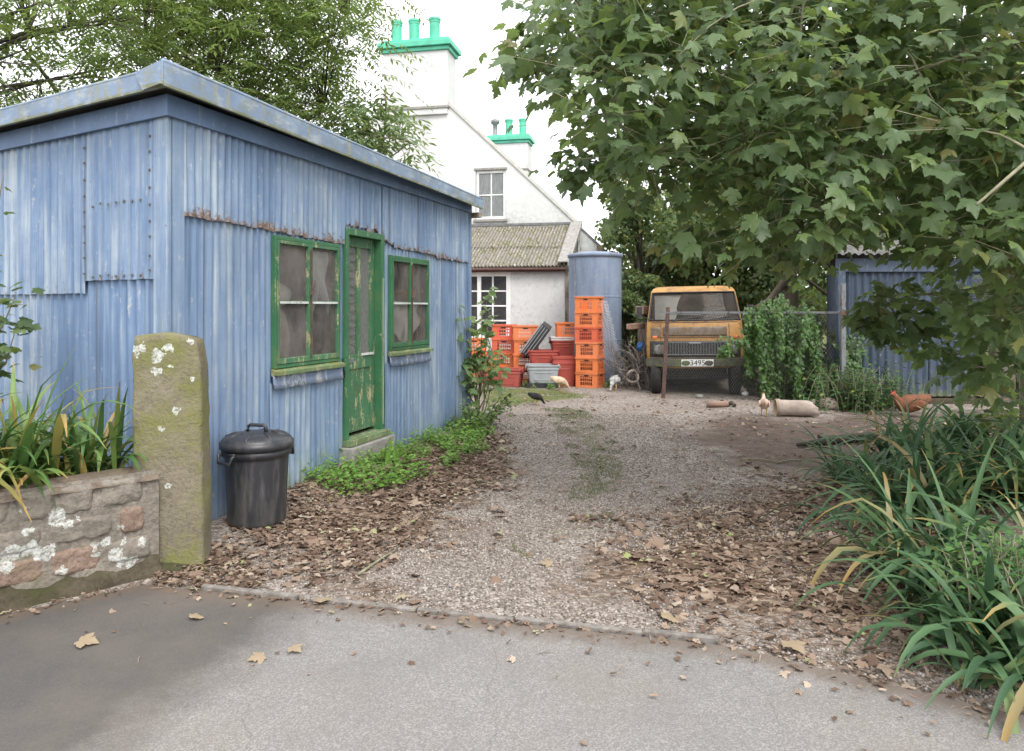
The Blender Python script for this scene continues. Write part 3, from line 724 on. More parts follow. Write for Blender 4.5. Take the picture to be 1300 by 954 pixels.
# windows
def window(o, seed):
    a0, a1, z0, z1 = o; r = random.Random(seed); yb = -.012
    mb = MB(); w = .014
    mb.b2(a0-.008, a0+w, yb-.028, yb+.06, z0, z1); mb.b2(a1-w, a1+.008, yb-.028, yb+.06, z0, z1)
    mb.b2(a0+w, a1-w, yb-.026, yb+.06, z1-.032, z1); mb.b2(a0+w, a1-w, yb-.026, yb+.06, z0, z0+.03)
    win = mb.build('window', 'green_paint', shed, bevel=.003)
    xm = (a0+a1)/2
    for (x0, x1) in ((a0+w+.003, xm-.002), (xm+.002, a1-w-.003)):
        mb = MB(); s = .028; zz0, zz1 = z0+.033, z1-.034; y0, y1 = yb-.034, yb+.006
        mb.b2(x0, x0+s, y0, y1, zz0, zz1); mb.b2(x1-s, x1, y0, y1, zz0, zz1)
        mb.b2(x0+s, x1-s, y0+.002, y1, zz1-s, zz1); mb.b2(x0+s, x1-s, y0+.002, y1, zz0, zz0+.045)
        zm = zz0+(zz1-zz0)*.50
        mb.b2(x0+s, x1-s, y0+.006, y1-.004, zm-.011, zm+.011)
        mb.build('casement', 'green_worn' if seed == 1 else 'green_paint', win, bevel=.003)
        mb = MB(); mb.add([(x0+s-.005, yb-.008, zz0+.02), (x1-s+.005, yb-.008, zz0+.02), (x1-s+.005, yb-.008, zz1-.02), (x0+s-.005, yb-.008, zz1-.02)], [(0, 1, 2, 3)]); mb.build('pane', 'dirty_glass', win)
        # putty line above the glazing bar
        mb = MB(); mb.b2(x0+s, x1-s, y0+.001, y0+.005, zm-.012, zm+.007); mb.build('glazing_bar', 'peeling_white', win)
    mb = MB(); mb.b2(xm-.006, xm+.006, yb-.046, yb-.035, z0+.06, z1-.08); mb.tube([(xm-.035, yb-.05, (z0+z1)/2+.06), (xm+.012, yb-.056, (z0+z1)/2+.10), (xm+.045, yb-.05, (z0+z1)/2+.19)], .006, 6); mb.build('catch', 'rust_pipe', win)
    mb = MB(); mb.prism([(a0-.03, -.01, z0-.052), (a0-.03, -.082, z0-.055), (a0-.03, -.082, z0-.022), (a0-.03, -.01, z0-.001)], (a1-a0+.06, 0, 0)); mb.build('sill', 'sill_green', win, bevel=.003)
    # rolled flashing below the sill
    mb = MB(); pts = []
    for i in range(15):
        a = a0-.04+(a1-a0+.08)*i/14
        wv = .006*math.sin(a*40+seed)
        pts += [(a, -.02, z0-.054), (a, -.040+wv*.3, z0-.058), (a, -.042+wv*.4, z0-.11), (a, -.052+wv*.6, z0-.165+.006*math.sin(a*60)), (a, -.034, z0-.170)]
    mb.add(pts, [(i*5+k, i*5+5+k, i*5+6+k, i*5+1+k) for i in range(14) for k in range(4)])
    n_ = len(mb.v); mb.build('flashing', 'sill_pale', win, smooth=True)
window(W1, 1); window(W2, 2)
# door, set back in its frame
a0, a1, z0, z1 = DO
mb = MB()
mb.b2(a0-.01, a0+.05, -.035, .10, z0, z1); mb.b2(a1-.055, a1+.01, -.035, .10, z0-.05, z1); mb.b2(a0+.05, a1-.055, -.033, .10, z1-.06, z1)
mb.build('door_frame', 'green_paint', shed, bevel=.003)
mb = MB(); mb.b2(a1-.032, a1-.02, -.0375, -.0355, z0+.05, z1-.45); mb.build('door_frame_strip', 'cream_strip', shed)
dl, dr_ = a0+.053, a1-.06; yd0, yd1 = .045, .085; zm = 1.13; dz0 = z0+.035
mb = MB(); st = .085
mb.b2(dl, dl+st, yd0, yd1, dz0, z1-.063); mb.b2(dr_-st, dr_, yd0, yd1, dz0, z1-.063)
mb.b2(dl+st, dr_-st, yd0+.001, yd1, z1-.16, z1-.063); mb.b2(dl+st, dr_-st, yd0+.001, yd1, zm-.14, zm)
mb.b2(dl+st, dr_-st, yd0+.001, yd1, dz0, dz0+.12); xm = (dl+dr_)/2; mb.b2(xm-.035, xm+.035, yd0+.001, yd1, zm, z1-.16)
door = mb.build('door', 'green_worn', shed, bevel=.003)
mb = MB()
nb = 5; bw = (dr_-dl-2*st)/nb
for i in range(nb): mb.b2(dl+st+bw*i+.002, dl+st+bw*(i+1)-.002, yd0+.012+.001*(i % 2), yd1-.01, dz0+.11, zm-.13)
mb.build('door_panel', 'green_worn', door, bevel=.002)
for x0, x1, m_ in ((dl+st, xm-.035, 'reeded_glass'), (xm+.035, dr_-st, 'reeded_glass')):
    mb = MB(); mb.add([(x0, yd0+.02, zm), (x1, yd0+.02, zm), (x1, yd0+.02, z1-.16), (x0, yd0+.02, z1-.16)], [(0, 1, 2, 3)]); mb.build('door_pane', m_, door)
mb = MB()
for i in range(14):      # wire guard on the first pane
    zz = zm+.01+(z1-.17-zm)*i/13
    for k in range(7): pass
    mb.tube([(dl+st, yd0+.012, zz), (xm-.035, yd0+.012, zz+.04)], .0018, 4); mb.tube([(dl+st, yd0+.011, zz+.04), (xm-.035, yd0+.011, zz)], .0018, 4)
mb.build('wire_guard', 'wire', door)
mb = MB(); mb.b2(dl+.03, dl+.21, yd0-.006, yd0-.001, zm-.075, zm-.03); mb.build('letter_plate', 'grey_metal', door, bevel=.002)
mb = MB(); mb.b2(xm+.04, dr_-.03, yd0-.012, yd0-.001, zm-.015, zm+.008); mb.build('door_rail', 'peeling_white', door)
mb = MB(); mb.b2(a0-.02, a1+.02, -.10, .12, z0-.06, z0-.002); mb.build('threshold', 'sill_green', shed, bevel=.005)
mb = MB(); mb.b2(a0-.06, a1+.05, -.14, .1, .0, z0-.065); mb.build('doorstep', 'concrete', shed, bevel=.012)
mb = MB(); mb.tube([(2.135, -.028, 1.12), (2.14, -.03, 1.03), (2.155, -.036, .98), (2.15, -.034, .93)], .008, 6); mb.build('cable', 'flap', shed)
mb = MB(); mb.tube([(1.15, -.05, .045), (1.75, -.08, .10), (2.1, -.085, .17)], .012, 6); mb.build('loose_strip', 'old_wood', shed)
# junk behind the panes
def cloth(name, label, cat, a0, a1, z0, z1, b, mat, seed):
    mb = MB(); nx_, nz_ = 16, 18; r = random.Random(seed); vs = []
    for j in range(nz_+1):
        for i in range(nx_+1):
            u, v = i/nx_, j/nz_; sag = 1-.35*(1-v)*math.sin(seed+u*3)**2
            a = a0+(a1-a0)*(u+.06*math.sin(v*5+seed)*(1-v)); z = z1-(z1-z0)*(1-v)*(.75+.25*math.sin(u*7+seed*2))
            bb = b+.03*math.sin(u*14+v*2+seed)+.02*math.sin(v*9+u*3)
            vs.append(shed_w(a, bb, z))
    c0 = sum(vs, Vector())/len(vs)
    mb.add([v-c0 for v in vs], [(j*(nx_+1)+i, j*(nx_+1)+i+1, (j+1)*(nx_+1)+i+1, (j+1)*(nx_+1)+i) for j in range(nz_) for i in range(nx_)])
    o = mb.build(name, mat, smooth=True, loc=c0); sm = o.modifiers.new('thick', 'SOLIDIFY'); sm.thickness = .004
    return tag(o, label, cat)
cloth('hanging_rag', 'pale blue torn rag hanging behind the right pane of the first shed window', 'rag', 1.66, 1.98, 1.42, 2.10, .06, 'cloth_blue', 3)
cloth('window_sheet', 'white plastic sheet hung inside the second shed window, lower panes', 'sheet', 3.12, 3.98, 1.16, 1.66, .06, 'cloth_white', 5)
def sack(name, label, c, size, mat, seed):
    mb = MB(); n = 14; vs = []; fs = []
    for i in range(9):
        v = i/8; rr = math.sin(PI*(.08+.84*v))**.45
        for k in range(n):
            th = 2*PI*k/n; w = 1+.09*mnoise.noise(Vector((math.cos(th)*2+seed, math.sin(th)*2, v*3)))
            vs.append(Vector((math.copysign(abs(math.cos(th))**.7, math.cos(th))*rr*w*size[0]/2, math.copysign(abs(math.sin(th))**.7, math.sin(th))*rr*w*size[1]/2, v*size[2])))
    for i in range(8):
        for k in range(n): fs.append((i*n+k, i*n+(k+1) % n, (i+1)*n+(k+1) % n, (i+1)*n+k))
    fs += [tuple(range(n-1, -1, -1)), tuple(8*n+k for k in range(n))]
    mb.add(vs, fs); return tag(mb.build(name, mat, smooth=True, loc=c, rotz=SROT), label, 'sack')
mb = MB(); mb.b2(-.5, .5, -.2, .2, -.03, 0); mb.b2(-.5, -.46, -.2, .2, -.9, -.03); mb.b2(.46, .5, -.2, .2, -.9, -.03); mb.b2(-.46, .46, .17, .2, -.9, -.03)
tag(mb.build('work_bench', 'old_wood', loc=shed_w(1.58, .38, 1.0), rotz=SROT), 'wooden bench inside the shed below the first window', 'bench')
sack('folded_sack', 'grey brown sack lying on the bench behind the first shed window', shed_w(1.34, .22, 1.0), (.42, .3, .60), 'sack_brown', 2)
sack('pale_bundle', 'pale rolled bundle on top of the sack behind the first shed window', shed_w(1.34, .20, 1.60), (.46, .26, .2), 'cloth_white', 4)
mb = MB(); mb.b2(-.52, .52, -.13, .13, -.03, 0); mb.b2(-.52, -.48, -.13, .13, -1.5, -.03); mb.b2(.48, .52, -.13, .13, -1.5, -.03)
tag(mb.build('shelf_stand', 'old_wood', loc=shed_w(3.55, .32, 1.63), rotz=SROT), 'wooden shelf standing inside behind the second shed window', 'shelf')
mb = MB(); mb.lathe([(.08, 0), (.15, .06), (.165, .13), (.15, .13), (.07, .02)], n=24, capt=True)
tag(mb.build('orange_bowl', 'crate_orange', smooth=True, loc=shed_w(3.78, .20, 1.66)), 'orange bowl on the shelf behind the second shed window', 'bowl')

# ------------------------------------------------------------------ gatepost and splayed stone wall
def rough_block(mb, fn, nu, nv, mi=0): pass
gp = thing('gatepost', 'tall mossy sandstone gatepost spotted with white lichen, beside the dustbin', 'gatepost', (-2.115, 4.64, 0), R(10))
mb = MB(); vs = []; nz = 44; ring = []
hw, hd = .196, .12
def post_ring(z):
    zt = 1.435; pts = []
    f = 1.0; sh = 0
    if z > 1.25: f = 1-.10*((z-1.25)/.18)**2
    xw = hw*f*(1.04-.03*z); xd = hd*(1.02-.02*z)
    n = 36
    for k in range(n):
        th = 2*PI*k/n; c, s = math.cos(th), math.sin(th)
        e = .16
        x = xw*math.copysign(abs(c)**e, c); y = xd*math.copysign(abs(s)**e, s)
        zz = z
        if z > 1.2: zz = z - max(0, (x-.06))**1.5*.9*((z-1.2)/.23) - max(0, -x-.16)*.4*((z-1.2)/.23)
        w = 1+.035*mnoise.fractal(Vector((x*6, y*6, z*4)), 1, 2, 4)+(.02*mnoise.noise(Vector((x*22, y*22, z*16))))
        pts.append((x*w+.02*(1-z/1.4), y*w, zz))
    return pts
for j in range(nz+1): vs += post_ring(-.05+1.48*j/nz)
n = 36; fs = [(j*n+k, j*n+(k+1) % n, (j+1)*n+(k+1) % n, (j+1)*n+k) for j in range(nz) for k in range(n)]
top = len(vs); vs.append((0, 0, 1.445)); fs += [(nz*n+k, nz*n+(k+1) % n, top) for k in range(n)]
mb.add(vs, fs); mb.build('shaft', 'gate_stone', gp, smooth=True)
mb = MB(); mb.lathe([(.25, -.03), (.23, .03), (.14, .06)], n=20, wob=lambda a, z: (1+.12*math.sin(a*3+1))*(.75+.25*abs(math.cos(a)))); mb.build('earth_foot', 'moss_foot', gp, smooth=True)

WA = Vector((-2.15, 4.52, 0)); WB = Vector((-3.05, 3.62, 0)); wd = (WB-WA).normalized(); wn = Vector((wd.y, -wd.x, 0)); 
if wn.y > 0: wn = -wn
wl = thing('stone_wall', 'low rubble stone wall curving to the road, lichen on its face', 'wall', WA, math.atan2(wd.y, wd.x))
# local: x along wall, +/-y; face is on side of wn
sgn = 1 if (Matrix.Rotation(-math.atan2(wd.y, wd.x), 3, 'Z') @ wn).y > 0 else -1
Lw = 3.4; rr = random.Random(11); mb = MB()
mb.b2(.0, Lw, min(-sgn*.30, sgn*.02), max(-sgn*.30, sgn*.02), -.05, .585); 
# mortar face as displaced grid
vs = []; nxw, nzw = 70, 18
for j in range(nzw+1):
    for i in range(nxw+1):
        x = Lw*i/nxw-.0; z = -.04+.66*j/nzw
        y = sgn*(.045+.012*mnoise.noise(Vector((x*7, z*7, 2)))-.03*max(0, z-.5)/.1)
        vs.append((x, y, z))
mb.add(vs, [(j*(nxw+1)+i, j*(nxw+1)+i+1, (j+1)*(nxw+1)+i+1, (j+1)*(nxw+1)+i) for j in range(nzw) for i in range(nxw)])
mb.build('mortar_core', 'wall_mortar', wl, smooth=True)
def rstone(mb, cx, cz, w, h, dpt, seed):
    vs = []; nu, nv = 16, 11
    for j in range(nv+1):
        for i in range(nu+1):
            u, v = i/nu*2-1, j/nv*2-1
            e = max(abs(u)**3, abs(v)**3)
            prof = (1-min(1, abs(u)**9))*(1-min(1, abs(v)**9))
            x = cx+u*w/2*(1-.10*abs(v)**3)+.012*mnoise.noise(Vector((u*2+seed, v*2, 1))); z = cz+v*h/2*(1-.08*abs(u)**3)+.012*mnoise.noise(Vector((u*2, v*2+seed, 4)))
            y = sgn*(.034+dpt*prof+(.012*mnoise.fractal(Vector((x*9, z*9, seed)), 1, 2, 3)+.005*mnoise.noise(Vector((x*34, z*34, seed))))*prof)
            vs.append((x, y, z))
    mb.add(vs, [(j*(nu+1)+i, j*(nu+1)+i+1, (j+1)*(nu+1)+i+1, (j+1)*(nu+1)+i) for j in range(nv) for i in range(nu)])
m1, m2 = MB(), MB()
zc = .10; k = 0
for hrow in (.17, .17, .17):
    x = -.02+rr.uniform(0, .1)
    while x < Lw-.15:
        w = rr.uniform(.17, .36); k += 1
        rstone(m2 if rr.random() < .22 else m1, x+w/2, zc+hrow/2, w-.025, hrow-.02+rr.uniform(-.02, .01), rr.uniform(.020, .030), k)
        x += w
    zc += hrow
m1.build('rubble_stones', 'wall_stone', wl, smooth=True); m2.build('red_rubble_stones', 'wall_stone_red', wl, smooth=True)
mb = MB(); vs = []
for j in range(7):
    for i in range(nxw+1):
        x = Lw*i/nxw; v = j/6
        z = -.04+v*max(.05, .16+.12*mnoise.noise(Vector((x*3, 0, 8)))+.05*mnoise.noise(Vector((x*11, 0, 3)))); y = sgn*(.095-.055*v**2+.03*mnoise.noise(Vector((x*5, v*2, 3))))
        vs.append((x, y, z))
mb.add(vs, [(j*(nxw+1)+i, j*(nxw+1)+i+1, (j+1)*(nxw+1)+i+1, (j+1)*(nxw+1)+i) for j in range(6) for i in range(nxw)])
mb.build('mossy_foot', 'moss_foot', wl, smooth=True)
mb = MB(); vs = []
for j in range(7):
    for i in range(nxw+1):
        x = Lw*i/nxw; v = j/6
        vs.append((x, sgn*(.06-.36*v), .575+.05*math.sin(PI*v)**.7+.018*mnoise.noise(Vector((x*6, v*3, 1)))))
mb.add(vs, [(j*(nxw+1)+i, j*(nxw+1)+i+1, (j+1)*(nxw+1)+i+1, (j+1)*(nxw+1)+i) for j in range(6) for i in range(nxw)])
mb.build('coping', 'mossy_top', wl, smooth=True)
# soil bed behind the wall carrying the plants
mb = MB(); p = [WA+Vector((.0, .12, 0)), WA-wn*.22, WB*1-wn*.22+wd*2.3, Vector((-7.5, 5.0, 0)), Vector((-6, 7.5, 0)), Vector((-2.46, 5.0, 0))]
bed = [(-2.2, 4.75), (-2.45, 4.62), (-3.1, 3.98), (-4.7, 2.4), (-6.2, 3.0), (-5.2, 6.2), (-2.55, 4.98)]
cxb = (-3.6, 4.4); vs = [(cxb[0], cxb[1], .60)]
for f_, zf in ((.55, .59), (.97, .54), (1.0, .30), (1.01, -.03)):
    for q in bed: vs.append((cxb[0]+(q[0]-cxb[0])*f_, cxb[1]+(q[1]-cxb[1])*f_, zf))
nb = len(bed); fs = [(0, 1+k, 1+(k+1) % nb) for k in range(nb)]
for r_ in range(3): fs += [(1+r_*nb+k, 1+(r_+1)*nb+k, 1+(r_+1)*nb+(k+1) % nb, 1+r_*nb+(k+1) % nb) for k in range(nb)]
mb.add(vs, fs); tag(mb.build('soil_bank', 'moss_foot'), kind='structure')

# ------------------------------------------------------------------ dustbin
bn = thing('dustbin', 'black plastic dustbin with clip lid standing against the blue shed', 'dustbin', (-1.83, 5.37, gz(-1.83, 5.37)), R(-12))
bn.scale = (.97, .97, .975)
prof = [(.185, 0), (.20, .012), (.207, .03), (.215, .25), (.226, .48), (.228, .50), (.245, .505), (.247, .545), (.236, .55), (.236, .575), (.222, .575)]
mb = MB(); mb.lathe(prof, n=72, wob=lambda a, z: 1+(.010 if (.04 < z < .47 and int((a/(2*PI))*24+.5) % 2) else 0)); mb.build('body', 'bin_black', bn, smooth=True, bevel=0)
lp = [(.25, .555), (.262, .558), (.264, .60), (.252, .606), (.247, .62), (.232, .634), (.17, .655), (.11, .665), (.02, .668)]
mb = MB(); mb.lathe(lp, n=56); 
for k in range(8):
    a = 2*PI*k/8+.2; mb.tube([(.235*math.cos(a), .235*math.sin(a), .630), (.165*math.cos(a), .165*math.sin(a), .656), (.11*math.cos(a), .11*math.sin(a), .666)], [.008, .010, .006], 6)
lid = mb.build('lid', 'bin_black', bn, smooth=True)
mb = MB(); mb.tube([(-.075, 0, .664), (-.07, 0, .704), (-.055, 0, .714), (.055, 0, .714), (.07, 0, .704), (.075, 0, .664)], [.015, .014, .013, .013, .014, .015], 8); mb.build('lid_handle', 'bin_black', lid, smooth=True)
for sa in (-112, 68):
    a = R(sa); c, s = math.cos(a), math.sin(a); tx, ty = -s, c
    def Pp(u, r, z): return (c*r+tx*u, s*r+ty*u, z)
    mb = MB(); mb.tube([Pp(-.075, .232, .53), Pp(-.075, .268, .525), Pp(-.07, .275, .475), Pp(.07, .275, .475), Pp(.075, .268, .525), Pp(.075, .232, .53)], .013, 8)
    mb.tube([Pp(-.075, .24, .535), Pp(.075, .24, .535)], .012, 6); mb.build('side_handle', 'bin_black', bn, smooth=True)

# ------------------------------------------------------------------ white house
HR = -math.atan2(.208, .978); HC = Vector((-2.555, 19.9, 0)); hg = Vector((math.cos(HR), math.sin(HR), 0)); hr = Vector((-math.sin(HR), math.cos(HR), 0))
def h_loc(px, py, yl):     # photo position on the house plane y = yl -> (x, z)
    o = HC+hr*yl; k = (px-CX)/F
    # o + hg*x ; X/Y = k
    x = (k*o.y-o.x)/(hg.x-k*hg.y); Y = o.y+hg.y*x
    return x, EYE-(py-HY)/F*Y
house = thing('white_house', 'white limewashed cottage with green chimney pots and mossy lean-to', 'house', HC, HR)
EW, EZ, AZ, DEP = 4.31, 3.70, 7.78, 10.0
def wallgrid(mb, f, nu, nv, hole=None):
    b = len(mb.v); vs = [f(i/nu, j/nv) for j in range(nv+1) for i in range(nu+1)]
    mb.add(vs, [(j*(nu+1)+i, j*(nu+1)+i+1, (j+1)*(nu+1)+i+1, (j+1)*(nu+1)+i) for j in range(nv) for i in range(nu)])
# gable wall as a solid slab with window opening cut: build with strips around the window
wx0, wz1 = h_loc(604, 217, 0); wx1, wz0 = h_loc(642, 278, 0)
def gab(x): return AZ-(AZ-EZ)*abs(x)/EW
def roofz(x): return AZ-(AZ-EZ)*abs(x)/EW
mb = MB(); xs = sorted(set([-EW, EW, wx0, wx1, 0]+[-EW+i*.35 for i in range(25)])); cl = []
def strip(x0, x1, za0, za1, zb0, zb1, nz=14):
    vs = []
    for i in range(2):
        x = (x0, x1)[i]; lo = (za0, za1)[i]; hi = (zb0, zb1)[i]
        for j in range(nz+1):
            z = lo+(hi-lo)*j/nz; vs.append((x, 0, z))
            d_edge = gab(x)-z; cl.append(1-max(0, min(1, max(0, (4.9-z)/1.3)*.62)*(1 if x > 1.5 else .35)))
    mb.add(vs, [(j, nz+1+j, nz+2+j, j+1) for j in range(nz)])
for x0, x1 in zip(xs[:-1], xs[1:]):
    if x1-x0 < 1e-6: continue
    if wx0-1e-6 <= x0 and x1 <= wx1+1e-6:
        strip(x0, x1, 0, 0, wz0, wz0); strip(x0, x1, wz1, wz1, gab(x0), gab(x1))
    else: strip(x0, x1, 0, 0, gab(x0), gab(x1))
mb.build('gable_wall', 'white_wall', house, attrs={'clean': cl})
for s_ in (-1, 1):
    mb = MB(); mb.b2(min(s_*EW, s_*(EW-.25)), max(s_*EW, s_*(EW-.25)), .01, DEP, 0, EZ-.04); mb.build('side_wall', 'white_wall', house, attrs={'clean': [.7]*8})
mb = MB(); mb.prism([(-EW, 0, 0), (EW, 0, 0), (EW, 0, EZ), (0, 0, AZ), (-EW, 0, EZ)], (0, .25, 0)); mb.v = [(x*.93-.9, y+DEP-.5, z-.25) for x, y, z in mb.v]; mb.build('back_gable', 'white_wall', house, attrs={'clean': [.8]*len(mb.v)})
mb = MB(); mb.b2(-1.5, 2.1, .9, .95, 0.2, 5.4); mb.build('inner_wall', 'dark_inside', house)
# roof slopes and stone verge (skews)
for s_ in (-1, 1):
    mb = MB(); e = .78 if s_ > 0 else .25
    xo = s_*(EW+e); zo = roofz(EW+e)
    mb.prism([(0, .16, AZ+.02), (xo, .16, zo+.02), (xo, .16, zo-.08), (0, .16, AZ-.08)], (-.9, DEP-.3, 0)); mb.build('roof_slope', 'slate', house)
    mb = MB(); mb.prism([(0, -.04, AZ+.10), (s_*(EW+.05), -.04, roofz(EW+.05)+.10), (s_*(EW+.05), -.04, roofz(EW+.05)-.02), (0, -.04, AZ-.02)], (0, .24, 0)); mb.build('verge_stone', 'pale_stone', house, bevel=.01)
mb = MB(); mb.tube([(0, .5, AZ-.02), (-.9, DEP-.2, AZ-.02)], .09, 8); mb.build('roof_ridge', 'slate', house)
# chimneys
def chimney(yc, zt, w, dp, pots, xo=0):
    mb = MB(); mb.b2(-w/2, w/2, yc-dp/2, yc+dp/2, AZ-1.1, zt); st_ = mb.build('chimney', 'white_wall', house, attrs={'clean': [.95]*8}, bevel=.01)
    mb = MB(); mb.b2(-w/2-.03, w/2+.03, yc-dp/2-.03, yc+dp/2+.03, AZ-.95, AZ-.88); mb.build('chimney_ledge', 'concrete', st_, bevel=.01)
    mb = MB(); mb.b2(-w/2-.06, w/2+.06, yc-dp/2-.06, yc+dp/2+.06, zt, zt+.10); mb.b2(-w/2-.13, w/2+.13, yc-dp/2-.13, yc+dp/2+.13, zt+.105, zt+.25); mb.b2(-w/2-.06, w/2+.06, yc-dp/2-.06, yc+dp/2+.06, zt+.255, zt+.33); mb.build('chimney_cap', 'mint_paint', st_, bevel=.015)
    if xo: 
        for ob in [st_]+kids(st_): ob.data.transform(Matrix.Translation((xo, 0, 0)))
    for x in pots:
        x += xo; mb = MB(); mb.lathe([(.150, 0), (.150, .05), (.150, .06), (.140, .062), (.140, .07), (.140, .54), (.140, .55), (.150, .552), (.150, .56), (.150, .60), (.150, .61), (.165, .612), (.165, .62), (.165, .66), (.165, .67), (.12, .67), (.12, .4)], (x, yc, zt+.325), n=24)
        mb.build('chimney_pot', 'mint_paint', st_)
chimney(.32, 8.36, 1.78, .80, [-.66, -.16, .42]); chimney(DEP-.5, 7.88, 1.72, .80, [.05, .6], .42)
mb = MB(); mb.lathe([(.13, 0), (.13, .1), (.09, .12), (.09, .5), (.17, .56), (.17, .68), (.05, .74)], (-.08, DEP-.5, 8.20), n=16); mb.build('chimney_cowl', 'grey_metal', house, smooth=True)
# gable window, curtained, 2 x 2
def house_window(x0, x1, z0, z1, yl, nc, nr, par, mull=None, fw=.07, bw=.03):
    mb = MB()
    mb.b2(x0, x0+fw, yl-.02, yl+.12, z0, z1); mb.b2(x1-fw, x1, yl-.02, yl+.12, z0, z1); mb.b2(x0+fw, x1-fw, yl-.018, yl+.12, z1-fw, z1); mb.b2(x0+fw, x1-fw, yl-.018, yl+.12, z0, z0+fw)
    wx = [x0+fw+(x1-x0-2*fw)*i/nc for i in range(nc+1)]
    for i in range(1, nc):
        b = bw*2.6 if (mull and i in mull) else bw
        mb.b2(wx[i]-b/2, wx[i]+b/2, yl+.005-(.01 if b > bw else 0), yl+.05, z0+fw, z1-fw)
    for j in range(1, nr):
        z = z0+fw+(z1-z0-2*fw)*j/nr; mb.b2(x0+fw, x1-fw, yl+.009, yl+.046, z-bw/2, z+bw/2)
    w = mb.build('window', 'white_paint', par, bevel=.004)
    mb = MB(); mb.add([(x0+fw, yl+.027, z0+fw), (x1-fw, yl+.027, z0+fw), (x1-fw, yl+.027, z1-fw), (x0+fw, yl+.027, z1-fw)], [(0, 1, 2, 3)]); mb.build('pane', 'house_glass', w)
    return w
w = house_window(wx0, wx1, wz0, wz1, .06, 2, 2, house)
mb = MB(); mb.b2(wx0-.04, wx1+.04, -.03, .05, wz1+.002, wz1+.06); mb.build('lintel', 'concrete', w, bevel=.006)
mb = MB(); mb.b2(wx0-.05, wx1+.05, -.06, .08, wz0-.07, wz0-.002); mb.build('sill', 'concrete', w, bevel=.006)
mb = MB(); n_ = 60; vs = []
for i in range(n_+1):
    x = wx0+.03+(wx1-wx0-.06)*i/n_; yy = .105+.008*math.sin(i*1.5); vs += [(x, yy, wz0), (x, yy, wz1)]
mb.add(vs, [(2*i, 2*i+2, 2*i+3, 2*i+1) for i in range(n_)]); mb.build('curtain', 'cloth_white', w, smooth=True)
# lean-to in front of the gable
LY = -2.1; LZ = 2.50
lx0, _ = h_loc(585, 400, LY); lx0 = -2.6
vx0, vz1 = h_loc(578, 346, LY); vx1, vz0 = h_loc(648, 432, LY)
vx0 = vx1-2.15
mb = MB(); cl = []
xs = sorted(set([lx0, vx0, vx1, EW]+[lx0+.3*i for i in range(40) if lx0+.3*i < EW]))
def strip2(x0, x1, lo, hi, nz=8):
    vs = [(x, LY, lo+(hi-lo)*j/nz) for x in (x0, x1) for j in range(nz+1)]
    for v in vs: cl.append(.78-.42*max(0, min(1, (1.75-v[2])/1.0))*(.3+.7*max(0, min(1, (v[0]-vx1)/1.5))))
    mb.add(vs, [(j, nz+1+j, nz+2+j, j+1) for j in range(nz)])
for x0, x1 in zip(xs[:-1], xs[1:]):
    if x1-x0 < 1e-5: continue
    if x0 >= vx0-1e-6 and x1 <= vx1+1e-6: strip2(x0, x1, 0, vz0); strip2(x0, x1, vz1, LZ)
    else: strip2(x0, x1, 0, LZ)
lt = mb.build('lean_to_wall', 'white_wall', house, attrs={'clean': cl})
mb = MB(); mb.prism([(EW-.02, LY+.01, 0), (EW-.02, -.01, 0), (EW-.02, -.01, 3.55), (EW-.02, LY+.01, 2.5)], (-.12, 0, 0)); mb.build('lean_to_side', 'old_wood', house)
mb = MB(); mb.b2(lx0+.1, EW-.3, -1.0, -.96, 0, 2.4); mb.build('lean_to_back', 'dark_inside', house)
mb = MB(); mb.b2(EW-.02, EW+.13, LY-.06, LY+.16, 0, 2.46); mb.build('corner_post', 'old_wood', house, bevel=.006)
w = house_window(vx0, vx1, vz0, vz1, LY+.02, 6, 4, house, mull=(2, 4), fw=.10, bw=.035)
mb = MB(); mb.b2(vx0-.1, vx1+.25, LY-.03, LY+.02, vz1+.002, vz1+.12); mb.build('lintel', 'white_paint', w, bevel=.004)
# corrugated lean-to roof, two lapped rows of sheets
mb = MB(); vs = []; fs = []; pit = .082
def lroof(y0, y1, zoff, x0, x1):
    n = int((x1-x0)/(pit/6)); b = len(mb.v); vs = []
    for i in range(n+1):
        x = x0+(x1-x0)*i/n
        for y in (y0, (y0+y1)/2, y1):
            z = 3.66+(y)*.495+zoff+.026*math.sin(2*PI*x/pit)+.012*mnoise.noise(Vector((x*.8, y, 2))); vs.append((x, y, z))
    mb.add(vs, [(i*3+k, i*3+3+k, i*3+4+k, i*3+1+k) for i in range(n) for k in range(2)])
lroof(-2.3, -1.15, 0, lx0-.1, EW+.06); lroof(-1.3, .0, .02, lx0-.1, EW+.06)
mb.build('lean_to_roof', 'mossy_roof', house, smooth=True)
mb = MB(); mb.prism([(EW+.07, -2.34, 2.52), (EW+.07, .02, 3.69), (EW+.07, .02, 3.80), (EW+.07, -2.34, 2.63)], (.06, 0, 0)); mb.prism([(EW-.16, -2.34, 2.60), (EW-.16, .02, 3.77), (EW-.16, .02, 3.80), (EW-.16, -2.34, 2.63)], (.228, 0, 0)); mb.build('verge_board', 'concrete', house, bevel=.005)
mb = MB(); mb.b2(lx0-.1, EW, -2.24, -2.19, 2.40, 2.50); mb.build('eaves_board', 'rust_pipe', house)
mb = MB(); mb.tube([(lx0-.1, -2.27, 2.475), (EW+.02, -2.27, 2.46)], .035, 8); mb.build('gutter', 'rust_pipe', house, smooth=True)
mb = MB(); mb.tube([(EW+.10, -2.2, 2.20), (EW+.32, -2.35, 2.33), (EW+.36, -2.36, 2.42)], .035, 8); mb.build('overflow_pipe', 'lid_white', house, smooth=True)
mb = MB(); mb.tube([(EW+.30, -2.30, .1), (EW+.30, -2.30, 2.35)], .06, 10); mb.build('downpipe', 'rust_pipe', house, smooth=True)
